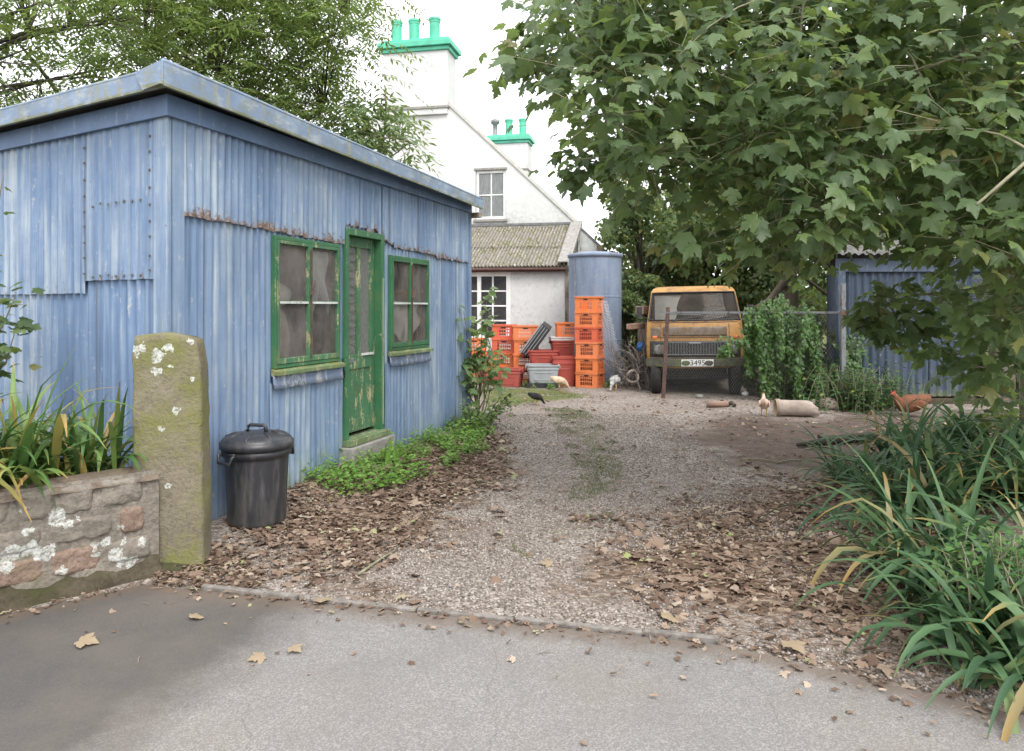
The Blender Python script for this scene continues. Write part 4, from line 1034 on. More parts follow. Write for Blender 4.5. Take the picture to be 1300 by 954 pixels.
mb = MB(); mb.b2(lx0, EW, -.03, .02, 3.70, 3.76); mb.build('flashing', 'slate', house)
# weathered outshot on the far side of the corner
mb = MB(); mb.prism([(EW+.02, -.04, 0), (EW+.78, -.04, 0), (EW+.78, -.04, roofz(EW+.78)-.08), (EW+.02, -.04, roofz(EW+.02)-.08)], (0, .1, 0)); mb.build('outshot_gable', 'peeling_white', house)
mb = MB(); mb.prism([(EW+.5, -.10, roofz(EW+.5)-.02), (EW+.95, -.10, roofz(EW+.95)-.02), (EW+.95, -.10, roofz(EW+.95)-.16), (EW+.5, -.10, roofz(EW+.5)-.16)], (0, .3, 0)); mb.build('barge_board', 'old_wood', house)

# water tank
tk = thing('water_tank', 'tall round blue grey steel water tank beside the house corner', 'tank', (1.76, 15.85, 0))
mb = MB(); mb.lathe([(.555, 0), (.555, .02), (.555, .89), (.555, .9), (.559, .905), (.559, .925), (.555, .93), (.555, .94), (.555, 1.79), (.555, 1.8), (.559, 1.805), (.559, 1.825), (.555, 1.83), (.555, 1.84), (.555, 2.62), (.555, 2.66)], n=56); mb.build('shell', 'tank_blue', tk, smooth=True)
mb = MB(); mb.lathe([(.556, 2.64), (.585, 2.645), (.585, 2.70), (.57, 2.715), (.30, 2.76), (.02, 2.77)], n=48); mb.build('lid', 'tank_blue', tk, smooth=True)
mb = MB(); mb.tube([(-.45, -.33, 0.05), (-.45, -.33, 2.6)], .02, 6); mb.build('feed_pipe', 'grey_metal', tk)

# ------------------------------------------------------------------ crates
def crate_mesh(w, d, h):
    """open vegetable crate: rim, corner panels, slotted sides, ribbed base"""
    mb = MB(); t_ = .012
    for s in (-1, 1):     # long sides along x
        y = s*(d/2-t_/2)
        mb.box((0, y+s*.006, h-.02), (w+.016, t_+.012, .036)); mb.box((0, y, .025), (w-.01, t_, .05))
        for sx in (-1, 1): mb.box((sx*(w/2-w*.12), y, h/2), (w*.22, t_*.9, h-.06))
        for k in range(1, 3): mb.box((0, y, .05+(h-.09)*k/3), (w*.56, t_*.8, .016))
        for k in range(-2, 3): mb.box((k*w*.09, y, h/2), (.013, t_*.7, h-.08))
        mb.box((0, y, h-.058), (w*.56, t_*.85, .045))
        mb.box((0, y+s*.008, h-.062), (w*.20, .004, .026), None, 1)
        x = s*(w/2-t_/2)
        mb.box((x+s*.006, 0, h-.021), (t_+.012, d-.03, .034)); mb.box((x, 0, .026), (t_, d-.03, .05))
        for sy in (-1, 1): mb.box((x, sy*(d/2-d*.13), h/2), (t_*.9, d*.2, h-.06))
        for k in range(1, 3): mb.box((x, 0, .05+(h-.09)*k/3), (t_*.8, d*.54, .016))
        for k in range(-1, 2): mb.box((x, k*d*.12, h/2), (t_*.7, .013, h-.08))
        mb.box((x, 0, h-.056), (t_*.85, d*.5, .045)); mb.box((x+s*.008, 0, h-.06), (.004, d*.24, .026), None, 1)
    mb.box((0, 0, .012), (w-.02, d-.02, .012))
    return mb
CR = {}
def crate(name, label, mat, loc, rotz=0, size=(.56, .40, .305), tilt=None, group='plastic crates heaped by the house wall'):
    key = (size, mat)
    if key not in CR:
        o = crate_mesh(*size).build(name, [mat, 'flap'], bevel=.003); CR[key] = o
    else:
        o = CR[key].copy(); COL.objects.link(o); o.name = name
    o.location = loc; o.rotation_euler = (tilt[0] if tilt else 0, tilt[1] if tilt else 0, rotz)
    return tag(o, label, 'crate', group)
def tub(name, label, mat, loc, rotz, size=(.80, .5, .36), top=None, grp='plastic fish tubs on the ground by the house'):
    w, d, h = size; o = thing(name, label, 'tub', loc, rotz, grp)
    mb = MB(); vs = []; N = 40
    def ring(s, z):
        out = []
        for k in range(N):
            th = 2*PI*k/N; c, q = math.cos(th), math.sin(th); e = .22
            out.append((math.copysign(abs(c)**e, c)*w/2*s, math.copysign(abs(q)**e, q)*d/2*s, z))
        return out
    prof = [(.80, 0), (.82, .015), (.93, h*.72), (.965, h*.73), (.97, h*.80), (.935, h*.805), (.945, h*.90), (1.0, h*.905), (1.0, h), (.93, h), (.92, h*.8), (.79, .03)]
    for s, z in prof: vs += ring(s, z)
    fs = [(i*N+k, i*N+(k+1) % N, (i+1)*N+(k+1) % N, (i+1)*N+k) for i in range(len(prof)-1) for k in range(N)]
    fs += [tuple(range(N-1, -1, -1)), tuple((len(prof)-1)*N+k for k in range(N))]
    mb.add(vs, fs); mb.build('tub_shell', mat, o, smooth=False, bevel=.004)
    mb = MB(); yy = -d/2*.875
    mt = Matrix.Rotation(R(-9), 3, 'X')
    for (x0, x1, z0, z1) in ((-w*.26, w*.26, h*.56, h*.60), (-w*.26, w*.26, h*.16, h*.20), (-w*.26, -w*.245, h*.16, h*.60), (w*.245, w*.26, h*.16, h*.60)):
        zc = (z0+z1)/2; sc = .80+.13*zc/(h*.72)
        mb.box(((x0+x1)/2, -d/2*sc*1.005, zc), (x1-x0, .012, z1-z0), mt)
    mb.build('panel_rib', mat, o)
    for s in (-1, 1):
        mb = MB(); mb.box((s*w*.505, 0, h*.86), (.03, d*.4, .05)); mb.build('grip', mat, o, bevel=.006)
    return o
CB = (1.565, 14.95); tz = gz(*CB)
names6 = ['lowest, on the ground', 'second from the ground', 'third from the ground', 'fourth from the ground', 'fifth, just under the top', 'topmost']
for k in range(6):
    crate('vegetable_crate', f'orange slotted crate in the six high tower by the tank, {names6[k]}', 'crate_red' if k in (3,) else 'crate_orange', (CB[0]+random.uniform(-.012, .012)-.006*k, CB[1]+random.uniform(-.01, .01), tz+.3005*k), R(-26+random.uniform(-2, 2)), (.46, .44, .305), group='six crates stacked as one tower')
def wpos(px, pbase, d=None):
    if d is None: x, y = gnd(px, pbase); return Vector((x, y, gz(x, y)))
    x = (px-CX)/F*d; return Vector((x, d, gz(x, d)))
HZ_ = .3005
# left heap of orange crates: rows against the house wall
def stack(px, d, labels, mats, rz=0, size=(.52, .40, .305)):
    p = wpos(px, 0, d)
    for i, (lb, m_) in enumerate(zip(labels, mats)):
        crate('vegetable_crate', lb, m_, p+Vector((random.uniform(-.015, .015), random.uniform(-.015, .015), (size[2]-.0045)*i)), R(rz+random.uniform(-3, 3)), size)
O_, R_ = 'crate_orange', 'crate_red'
stack(602, 16.0, ['red crate at the foot of the stack nearest the shed corner', 'orange crate in the middle of the stack nearest the shed corner', 'orange crate on top of the stack nearest the shed corner'], [R_, O_, O_], 8)
stack(641, 16.2, ['orange crate at the foot of the tallest stack below the window', 'orange crate second up in the tallest stack below the window', 'red crate third up in the tallest stack below the window', 'bright red crate topmost of the tallest stack below the window'], [O_, O_, R_, R_], -6)
stack(667, 15.9, ['orange crate at the foot of the stack behind the grey tub', 'faded orange crate second up behind the grey tub', 'faded orange crate third up behind the grey tub', 'faded orange crate topmost behind the grey tub'], [O_, O_, O_, O_], 4)
stack(618, 15.5, ['red crate lying low behind the shrub, lower of two', 'red crate behind the shrub, upper of two'], [R_, O_], -10)
stack(713, 15.75, ['red crate at the foot of the stack behind the crate tower', 'orange crate second up behind the crate tower'], [R_, O_], 5)
tub('fish_tub', 'dark red plastic tub on the ground, nearest the shed corner', 'tub_red', wpos(645, 0, 15.05), R(-14), (.62, .45, .36))
tub('fish_tub', 'grey plastic tub with ribbed panel, beside the dark red tub', 'tub_grey', wpos(689, 0, 14.95)+Vector((0, 0, .10)), R(2), (.66, .46, .36))
tub('fish_tub', 'dark red tub stacked behind and above the grey tub', 'tub_red', wpos(690, 0, 15.45)+Vector((0, 0, .36)), R(3), (.64, .44, .36))
mb = MB(); mb.b2(-.34, .34, -.24, .24, 0, .02); mb.b2(-.34, .34, -.24, -.16, .02, .085); mb.b2(-.34, .34, .16, .24, .02, .085); mb.b2(-.34, .34, -.04, .04, .02, .085); mb.b2(-.34, .34, -.24, .24, .0855, .105)
p = wpos(689, 0, 14.95); tag(mb.build('pallet', 'crate_black', loc=p-Vector((0, 0, .005)), rotz=R(2)), 'low dark pallet under the grey tub', 'pallet')
tub('storage_bin', 'dark red bin on the ground directly behind the crate tower', 'tub_red', wpos(716, 0, 15.25), R(0), (.50, .42, .62), grp=None)
del_ = [o for o in bpy.data.objects if o.name.startswith('storage_bin')]
tub('storage_bin', 'red bin showing past the far side of the crate tower', 'tub_red', wpos(754, 0, 15.5), R(0), (.40, .40, .60), grp=None)
# crates resting on the bin: lid trays then a pale orange crate
p = wpos(716, 0, 15.75)
mb = MB(); mb.b2(-.30, .30, -.22, .22, 0, .045); mb.b2(-.31, .31, -.23, .23, .046, .07)
tag(mb.build('crate_lid', 'lid_white', loc=p+Vector((0, 0, .92)), rotz=R(4), bevel=.004), 'white crate lid between the orange crates behind the tower', 'lid')
crate('vegetable_crate', 'pale orange crate on the white lid behind the crate tower', O_, p+Vector((.06, 0, .992)), R(2), (.46, .40, .305))
tub('fish_tub', 'dark red tub under the white lid behind the crate tower', 'tub_red', p+Vector((0, 0, .60)), R(3), (.60, .44, .318))
# black crate leaning on its end
bc = thing('black_crate', 'black plastic crate tipped up on end, leaning against the white wall', 'crate', at(688, 428, 15.65)+Vector((-.02, 0, -.12)), 0)
bc.rotation_euler = (R(12), R(-53), R(-18))
mb = MB(); w_, d_, h_ = .74, .42, .24
for s in (-1, 1):
    mb.box((0, s*d_/2, h_/2), (w_, .014, h_)); mb.box((s*w_/2, 0, h_/2), (.014, d_-.016, h_))
mb.box((0, 0, .008), (w_-.016, d_-.016, .016)); mb.build('crate_shell', 'crate_black', bc, bevel=.004)
mb = MB()
for s in (-1, 1):
    for z in (.06, .12, .18): mb.box((0, s*(d_/2+.010), z), (w_*.96, .012, .014))
    mb.box((0, s*(d_/2+.012), h_-.015), (w_+.03, .018, .03)); mb.box((s*(w_/2+.012), 0, h_-.016), (.018, d_, .03))
mb.build('crate_rib', 'tub_grey', bc)
# white bag at the foot of the shrub
b = sack('plastic_bag', 'crumpled white plastic bag on the ground beneath the shrub', wpos(612, 480)+Vector((0, 0, -.01)), (.42, .3, .18), 'cloth_white', 9); b['category'] = 'bag'

# ------------------------------------------------------------------ hens
def hen(label, loc, rotz, sc, pose, cols, group='hens loose in the yard'):
    t = NT('feather'); f = t.noise(t.obj(), 16, 4, .7)
    M['feather'] = t.fin(t.bsdf(t.ramp(f, [(.35, cols[0]), (.65, cols[1])]), .8, 0, t.bump(f, .4, .01), .25))
    h = thing('hen', label, 'hen', loc, rotz, group)
    if pose == 'peck': spine = [(-.25, .34, .012, .04), (-.19, .315, .035, .06), (-.12, .285, .07, .085), (-.02, .26, .095, .105), (.07, .235, .085, .095), (.13, .205, .055, .065), (.175, .155, .035, .04), (.205, .105, .026, .03), (.225, .075, .026, .028), (.25, .055, .018, .018), (.265, .04, .004, .005)]; head = (.225, .085)
    elif pose == 'rest': spine = [(-.28, .27, .01, .045), (-.21, .24, .045, .075), (-.10, .20, .09, .11), (.02, .18, .11, .125), (.10, .18, .09, .11), (.15, .21, .055, .065), (.185, .26, .036, .042), (.21, .30, .03, .032), (.235, .305, .022, .024), (.265, .295, .008, .009)]; head = (.215, .325)
    else: spine = [(-.25, .36, .012, .05), (-.18, .32, .035, .07), (-.10, .275, .075, .095), (0, .255, .10, .11), (.08, .265, .085, .10), (.125, .31, .055, .06), (.15, .365, .035, .038), (.165, .41, .028, .03), (.185, .425, .022, .022), (.22, .42, .006, .006)]; head = (.165, .44)
    mb = MB(); n = 14; vs = []
    for i, (x, z, rw, rz) in enumerate(spine):
        i0, i1 = max(0, i-1), min(len(spine)-1, i+1); dx, dz = spine[i1][0]-spine[i0][0], spine[i1][1]-spine[i0][1]; L = math.hypot(dx, dz); ux, uz = -dz/L, dx/L
        for k in range(n):
            th = 2*PI*k/n; vs.append(((x+ux*rz*math.sin(th))*sc, rw*math.cos(th)*sc, (z+uz*rz*math.sin(th))*sc))
    fs = [(i*n+k, i*n+(k+1) % n, (i+1)*n+(k+1) % n, (i+1)*n+k) for i in range(len(spine)-1) for k in range(n)]+[tuple(range(n-1, -1, -1)), tuple((len(spine)-1)*n+k for k in range(n))]
    mb.add(vs, fs)
    # a tail fan grown out of the rump
    mb.build('body', 'feather', h, smooth=True)
    for s in (-1, 1):
        mb = MB(); mb.lathe([(.005, -.13), (.05, -.09), (.07, 0), (.055, .08), (.01, .12)], n=10, rot=Matrix.Rotation(R(90), 3, 'Y') @ Matrix.Scale(.35, 3, (0, 1, 0)))
        mb.v = [((x-.05)*sc, (y+s*.088)*sc, (z+(.26 if pose != 'rest' else .19))*sc) for x, y, z in mb.v]; mb.build('wing', 'feather', h, smooth=True)
        if pose != 'rest':
            mb = MB(); lx = .02*s+.0; mb.tube([(lx*sc, s*.045*sc, .20*sc), ((lx-.015)*sc, s*.048*sc, .09*sc), ((lx+.005)*sc, s*.05*sc, .008*sc)], [.022*sc, .011*sc, .008*sc], 7)
            for ang in (-25, 0, 25): mb.tube([((lx+.005)*sc, s*.05*sc, .010*sc), ((lx+.06*math.cos(R(ang)))*sc, (s*.05+.06*math.sin(R(ang)))*sc, .006*sc)], [.007*sc, .004*sc], 5)
            mb.build('leg', 'clay_yellow', h, smooth=True)
    mb = MB(); hx, hz = head
    mb.prism([((hx-.03)*sc, -.004*sc, hz*sc), ((hx+.03)*sc, -.004*sc, (hz-.005)*sc), ((hx+.025)*sc, -.004*sc, (hz+.02)*sc), ((hx+.005)*sc, -.004*sc, (hz+.012)*sc), ((hx-.01)*sc, -.004*sc, (hz+.028)*sc), ((hx-.03)*sc, -.004*sc, (hz+.02)*sc)], (0, .008*sc, 0)); mb.build('comb', 'comb_red', h)
    return h
simple('clay_yellow', (.42, .28, .10), (.55, .40, .18), .7); simple('comb_red', (.45, .04, .03), (.55, .07, .05), .6)
def hpos(px, py): x, y = gnd(px, py); return (x, y, gz(x, y))
hen('black hen pecking on the gravel in front of the crates', hpos(681, 516), R(-8), .55, 'peck', ((.012, .011, .011), (.035, .032, .032)))
hen('buff hen walking in front of the grey tub', hpos(711, 497), R(6), .75, 'peck', ((.42, .30, .20), (.62, .50, .36)))
hen('speckled grey and white hen by the foot of the tank', hpos(780, 498), R(240), .8, 'peck', ((.12, .11, .11), (.60, .60, .58)))
hen('pale pinkish hen standing beside the broken clay pipe', hpos(970, 530), R(75), .72, 'stand', ((.50, .36, .28), (.66, .50, .40)))
hen('ginger hen settled by the foot of the dim blue shed', hpos(1155, 529), R(178), 1.08, 'rest', ((.115, .046, .026), (.19, .082, .044)))

# ------------------------------------------------------------------ old yellow van
van = thing('van', 'derelict rusty yellow van parked nose out under the trees', 'van', (3.30, 13.42, 0), R(4))
van.rotation_euler = (0, R(-1.0), R(-11))
# local: x across, +y backwards, front at y=0
HWv = .86
rows = [  # z, front y, half width
 (.50, .03, .80), (.58, .0, .845), (.80, -.01, .86), (.92, .0, .86), (1.00, .01, .86), (1.22, .03, .85), (1.32, .06, .845), (1.36, .085, .84), (1.875, .34, .765), (1.915, .37, .75), (1.955, .46, .72), (1.985, .66, .66), (2.0, .95, .58)]
BACK = 4.3; NXF = 24
def vring(z, yf, hw, crown=0):
    pts = []
    for i in range(NXF+1):           # across the nose, curved
        u = -1+2*i/NXF; x = hw*math.sin(u*PI/2*.985)/math.sin(PI/2*.985) if abs(u) < 1 else hw*u
        y = yf+.16*abs(x/hw)**4+.05*(x/hw)**2
        pts.append((x, y, z))
    for y in (.9, 1.8, 3.0, BACK): pts.append((hw, max(y, yf+.3), z))
    for y in (BACK, 3.0, 1.8, .9): pts.append((-hw, max(y, yf+.3), z))
    return pts
mb = MB(); vs = []; N = NXF+1+8
for z, yf, hw in rows: vs += vring(z, yf, hw)
fs = []
for j in range(len(rows)-1):
    for k in range(N):
        k2 = (k+1) % N
        if j == 7 and 2 <= k < NXF-2: continue                     # windscreen opening
        if j == 7 and k in (NXF, N-1): continue                    # door windows
        fs.append((j*N+k, j*N+k2, (j+1)*N+k2, (j+1)*N+k))
fs.append(tuple((len(rows)-1)*N+k for k in range(N)))
fs.append(tuple(range(N-1, -1, -1)))
mb.add(vs, fs); body = mb.build('body', 'van_yellow', van, smooth=True); 
try:
    body.data.set_sharp_from_angle(angle=R(50))
except Exception: pass
def nose(x, z, off=0.0):
    for (z0, y0, h0), (z1, y1, h1) in zip(rows[:-1], rows[1:]):
        if z0 <= z <= z1:
            t_ = (z-z0)/(z1-z0); yf = y0+(y1-y0)*t_; hw = h0+(h1-h0)*t_; break
    q = min(1, abs(x/hw)); return Vector((x, yf+.16*q**4+.05*q**2-off, z))
def patch(name, x0, x1, z0, z1, off, mat, par, nu=20, nv=6, thick=.0, smooth=True):
    mb = MB(); vs = [nose(x0+(x1-x0)*i/nu, z0+(z1-z0)*j/nv, off) for j in range(nv+1) for i in range(nu+1)]
    mb.add(vs, [(j*(nu+1)+i, j*(nu+1)+i+1, (j+1)*(nu+1)+i+1, (j+1)*(nu+1)+i) for j in range(nv) for i in range(nu)])
    o = mb.build(name, mat, par, smooth=smooth)
    if thick: s = o.modifiers.new('t', 'SOLIDIFY'); s.thickness = thick; s.offset = -1
    return o
def xw(i): 
    u = -1+2*i/NXF; return math.sin(u*PI/2*.985)/math.sin(PI/2*.985)
gl0 = xw(2)
ws = MB(); vs = []; nu = 20
for j, z in enumerate(np.linspace(1.36, 1.875, 7)):
    for i in range(nu+1):
        t_ = (z-1.36)/.515; hw = .84+(.765-.84)*t_; x = hw*(gl0+(-2*gl0)*i/nu); vs.append(nose(x, z, -.005))
ws.add(vs, [(j*(nu+1)+i, j*(nu+1)+i+1, (j+1)*(nu+1)+i+1, (j+1)*(nu+1)+i) for j in range(6) for i in range(nu)])
wso = ws.build('windscreen', 'van_glass', van, smooth=True)
mb = MB(); ring_ = []
hwz = lambda z: .84+(.765-.84)*(z-1.36)/.515
for i in range(11): ring_.append(nose(hwz(1.365)*(gl0-2*gl0*i/10), 1.365, .012))
for i in range(1, 5): ring_.append(nose(hwz(1.36+.515*i/5)*(-gl0), 1.36+.515*i/5, .012))
for i in range(11): ring_.append(nose(hwz(1.87)*(-gl0+2*gl0*i/10), 1.87, .012))
for i in range(4, -1, -1): ring_.append(nose(hwz(1.36+.515*i/5)*gl0, 1.36+.515*i/5, .012))
mb.tube(ring_, .017, 6, cap=False); mb.build('windscreen_seal', 'flap', wso, smooth=True)
for s in (-1, 1):
    mb = MB(); mb.tube([nose(.28*s-.1, 1.345, .02), nose(.28*s+.02, 1.38, .03), nose(.28*s+.36, 1.43, .035)], .008, 5); mb.build('wiper', 'black_metal', van)
for s in (-1, 1):    # panel gaps, rusty lower lip, indicator lamps
    mb = MB(); mb.tube([nose(s*.60, z, .002) for z in np.linspace(.70, 1.30, 9)], .006, 4); mb.build('panel_gap', 'rust_pipe', van)
    mb = MB(); p_ = nose(s*.70, 1.06, .015); mb.box(p_, (.10, .02, .045)); mb.build('indicator', 'crate_orange', van, bevel=.006)
mb = MB(); mb.tube([nose(x, 1.325, .004) for x in np.linspace(-.76, .76, 20)], .008, 5); mb.tube([nose(x, 1.055, .004) for x in np.linspace(-.78, .78, 20)], .008, 5); mb.build('panel_gap', 'rust_pipe', van)
patch('valance', -.80, .80, .672, .70, .012, 'van_primer', van, thick=.01)
# interior
mb = MB(); mb.b2(-.76, .76, .45, .5, 1.0, 1.24); mb.b2(-.72, .72, 1.32, 1.38, .6, 1.95); mb.b2(-.74, .74, .3, 1.3, .60, .64); mb.build('cab_lining', 'dark_inside', van)
for s in (-1, 1):
    mb = MB(); mb.b2(s*.4-.24, s*.4+.24, .85, 1.25, .9, 1.05); mb.b2(s*.4-.24, s*.4+.24, 1.15, 1.28, 1.05, 1.60); mb.build('seat', 'black_metal', van, bevel=.04)
mb = MB(); mb.tube([(.42+.2*math.cos(a), .62+.06*math.sin(a), 1.33+.17*math.sin(a)) for a in np.linspace(0, 2*PI, 25)], .013, 6, cap=False); mb.build('steering_wheel', 'flap', van, smooth=True)
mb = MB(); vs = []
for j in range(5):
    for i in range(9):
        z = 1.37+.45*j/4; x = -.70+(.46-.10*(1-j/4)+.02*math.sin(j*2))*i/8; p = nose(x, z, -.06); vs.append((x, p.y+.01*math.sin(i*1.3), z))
mb.add(vs, [(j*9+i, j*9+i+1, (j+1)*9+i+1, (j+1)*9+i) for j in range(4) for i in range(8)]); mb.build('glare_sheet', 'cloth_white', van, smooth=True)  # white sheet added behind the glass to stand in for bright light on it
# bonnet panel, grille band, lamps
patch('bonnet_panel', -.56, .56, 1.085, 1.245, .012, 'van_primer', van, thick=.010)
patch('scuttle_panel', -.78, -.60, 1.05, 1.24, .008, 'van_primer', van, thick=.006)
patch('grille_surround', -.80, .80, .70, .99, .010, 'black_metal', van, thick=.012, nu=28)
mb = MB()
for i in range(19):
    x = -.44+.88*i/18; p = nose(x, .85, .026); mb.box((p.x, p.y, .855), (.018, .022, .20))
for z in (.745, .965): mb.tube([nose(x, z, .032) for x in np.linspace(-.5, .5, 12)], .012, 6)
mb.build('grille', 'dull_slat', van)
mb = MB(); mb.box(nose(0, .955, .045), (.22, .02, .035)); mb.build('badge', 'grey_metal', van, bevel=.008)
for s in (-1, 1):
    x0, x1 = (.50, .76) if s > 0 else (-.76, -.50)
    ptc = nose((x0+x1)/2, .84, .028)
    mb = MB(); mb.box(ptc, (.25, .03, .20), Matrix.Rotation(R(14*s), 3, 'Z')); hl = mb.build('headlight', 'black_metal', van, bevel=.012)
    mb = MB(); mb.box(ptc+Vector((.004*s, -.018, 0)), (.20, .012, .15), Matrix.Rotation(R(14*s), 3, 'Z')); mb.build('lens', 'lamp_glass', hl, bevel=.01)
    mb = MB(); mb.lathe([(.09, -.004), (.085, .002), (.02, .004)], ptc+Vector((0, -.016, 0)), n=20, rot=Matrix.Rotation(R(90), 3, 'X')); mb.build('reflector', 'grey_metal', hl, smooth=True)
    # mirror
    mb = MB(); mb.tube([nose(.80*s, 1.38, 0), (s*.97, .12, 1.45)], .01, 5); mb.box((s*.98, .10, 1.52), (.10, .03, .20)); mb.build('wing_mirror', 'black_metal', van, bevel=.006)
mb = MB(); pts = [(x, nose(x*.97, .60, .06).y, .60) for x in np.linspace(-.87, .87, 18)]
vs = []
for (x, y, z) in pts: vs += [(x, y, .53), (x, y, .665), (x, y+.05, .67), (x, y+.05, .525)]
mb.add(vs, [(i*4+k, i*4+4+k, i*4+4+(k+1) % 4, i*4+(k+1) % 4) for i in range(17) for k in range(4)]+[(0, 1, 2, 3), (71, 70, 69, 68)])
mb.build('bumper', 'bumper_mossy', van, bevel=.008)
pl = nose(.03, .60, .075); mb = MB(); mb.box((pl.x, pl.y, .60), (.56, .012, .125)); plate = mb.build('number_plate', 'white_plate', van, bevel=.006)
fc = bpy.data.curves.new('registration', 'FONT'); fc.body = '3495'; fc.size = .135; fc.align_x = 'CENTER'; fc.align_y = 'CENTER'; fc.extrude = .002; fc.materials.append(M['plate_black'])
ft = bpy.data.objects.new('lettering_curve', fc); COL.objects.link(ft)
fm = bpy.data.meshes.new_from_object(ft.evaluated_get(bpy.context.evaluated_depsgraph_get())); bpy.data.objects.remove(ft)
fo = bpy.data.objects.new('plate_lettering', fm); COL.objects.link(fo); fo.parent = plate; fo.location = (pl.x+.005, pl.y-.0085, .60); fo.rotation_euler = (R(90), 0, 0)
for s in (-1, 1):
    mb = MB(); mb.lathe([(.055, -.003), (.055, .006), (.04, .009)], (0, 0, 0), n=24, rot=Matrix.Rotation(R(90), 3, 'X')); mb.v = [(x*1.35+pl.x+s*.20, y+pl.y-.008, z*.85+.60) for x, y, z in mb.v]; mb.build('plate_lamp', 'bumper_mossy', plate, smooth=True)
def wheel(x, y):
    rot = Matrix.Rotation(R(90), 3, 'Y')
    mb = MB(); mb.lathe([(.22, -.085), (.29, -.09), (.325, -.075), (.335, 0), (.325, .075), (.29, .09), (.22, .085)], (x, y, .335), n=36, rot=rot, capb=False, capt=False); w = mb.build('wheel', 'tyre', van, smooth=True)
    mb = MB(); mb.lathe([(.225, -.07), (.20, -.06), (.09, -.03), (.09, .03), (.20, .06), (.225, .07)], (x, y, .335), n=28, rot=rot); mb.build('rim', 'rust_pipe', w, smooth=True)
for x in (-.70, .70):
    wheel(x, .32 if x < 0 else .32); wheel(x, 3.2)
mb = MB(); mb.b2(-.5, .5, .15, 4.1, .36, .50); mb.b2(-.6, .6, .26, .38, .28, .37); mb.build('chassis', 'black_metal', van)

# timbers and scrap stacked beside the van
def beam(label, a, b, w, h, group='old timbers stacked by the van'):
    a, b = Vector(a), Vector(b); d = b-a; mb = MB(); mb.box((0, 0, 0), (d.length, w, h)); o = mb.build('timber_beam', 'timber', loc=(a+b)/2, bevel=.006)
    o.rotation_euler = d.to_track_quat('X', 'Z').to_euler(); return tag(o, label, 'timber', group)
beam('upper timber end poking out beside the van windscreen', at(812, 394, 14.4), at(840, 394, 15.9), .16, .16)
beam('lower longer timber end poking out beside the van door', at(799, 415, 14.0), at(835, 412, 15.6), .12, .10)
mb = MB(); mb.b2(-.08, .08, -.5, .5, 0, 1.28); mb.b2(-.22, .22, -.06, .06, 1.281, 1.30)
sp = at(820, 440, 14.9); tag(mb.build('timber_trestle', 'old_wood', loc=(sp.x, sp.y, 0)), 'weathered upright trestle holding the timbers beside the van', 'trestle')
b = sack('blue_bundle', 'bright blue plastic drum on the scrap beside the van', at(814, 446, 14.5), (.30, .16, .17), 'blue_plastic', 6); b['category'] = 'drum'; b['label'] = 'bright blue plastic bundle on the scrap beside the van'
mb = MB(); r = random.Random(5)
for i in range(150):
    c = Vector((r.uniform(2.05, 2.75), r.uniform(14.0, 15.2), 0)); hmax = 1.1
    a_ = Vector((r.uniform(-.6, .6), r.uniform(-.3, .3), r.uniform(.0, .9)))
    p0 = c+Vector((0, 0, r.uniform(0, .6))); p1 = p0+a_*r.uniform(.5, 1.0); pm = (p0+p1)/2+Vector((r.uniform(-.08, .08), r.uniform(-.08, .08), r.uniform(-.05, .08)))
    mb.tube([p0, pm, p1], [r.uniform(.008, .02), .010, .004], 5)
tag(mb.build('brushwood', 'twig_brush'), 'grey heap of dead brushwood and scrap between tank and van', 'brushwood', kind='stuff')
for k, (px, py, rad) in enumerate(((803, 478, .11),)):
    p = at(px, py, 14.1); mb = MB(); mb.tube([(rad*math.cos(a)*1.0, .05*math.sin(a*2), rad*math.sin(a)) for a in np.linspace(0, 2*PI, 22)], .022, 6, cap=False)
    tag(mb.build('hose_coil', 'clay', loc=p), 'pale hoop caught in the brushwood heap between tank and van', 'hoop')

# plastic netting draped from the crate tower to the ground
def netting(name, label, quad, cell, rad, mat, sag=.0, hexa=True):
    A, B, C_, D_ = [Vector(q) for q in quad]     # A-B bottom, D-C top
    wid = (B-A).length; hei = (D_-A).length; dx = cell; dy = cell*.866
    nx_, ny_ = int(wid/dx), int(hei/(dy))
    def P(u, v):
        p = A.lerp(B, u).lerp(D_.lerp(C_, u), v); s = math.sin(PI*u)*math.sin(PI*v)
        return p+Vector((.015*mnoise.noise(Vector((u*5, v*5, 1))), -sag*s+.02*mnoise.noise(Vector((u*4, v*4, 7))), -sag*.4*math.sin(PI*u)))
    mb = MB()
    def seg(a, b):
        d = (b-a); 
        if d.length < 1e-6: return
        d.normalize(); x = d.cross(Vector((0, 1, .3))).normalized()*rad; y = d.cross(x).normalized()*rad
        o1 = [x, -x*.5+y*.87, -x*.5-y*.87]
        mb.add([a+q for q in o1]+[b+q for q in o1], [(0, 1, 4, 3), (1, 2, 5, 4), (2, 0, 3, 5)])
    for j in range(ny_):
        sh = .5 if j % 2 else 0
        for i in range(nx_):
            u0 = (i+sh)/nx_; v0 = j/ny_; v1 = (j+.34)/ny_; v2 = (j+1)/ny_
            if u0 > 1: continue
            seg(P(min(u0, 1), v0), P(min(u0, 1), v1))
            seg(P(min(u0, 1), v1), P(min(u0+.5/nx_, 1), v2)); seg(P(min(u0, 1), v1), P(max(u0-.5/nx_, 0), v2))
    c0 = (A+B+C_+D_)/4; mb.v = [(v[0]-c0.x, v[1]-c0.y, v[2]-c0.z) for v in mb.v]
    return mb.build(name, mat, loc=c0)
dn = netting('plastic_netting', '', (at(765, 455, 15.0), at(798, 490, 14.9), at(762, 382, 14.9)+Vector((.14, 0, 0)), at(757, 378, 14.9)), .055, .0022, 'net_white', .06)
tag(dn, 'pale garden netting draped from the crate tower to the ground', 'netting')

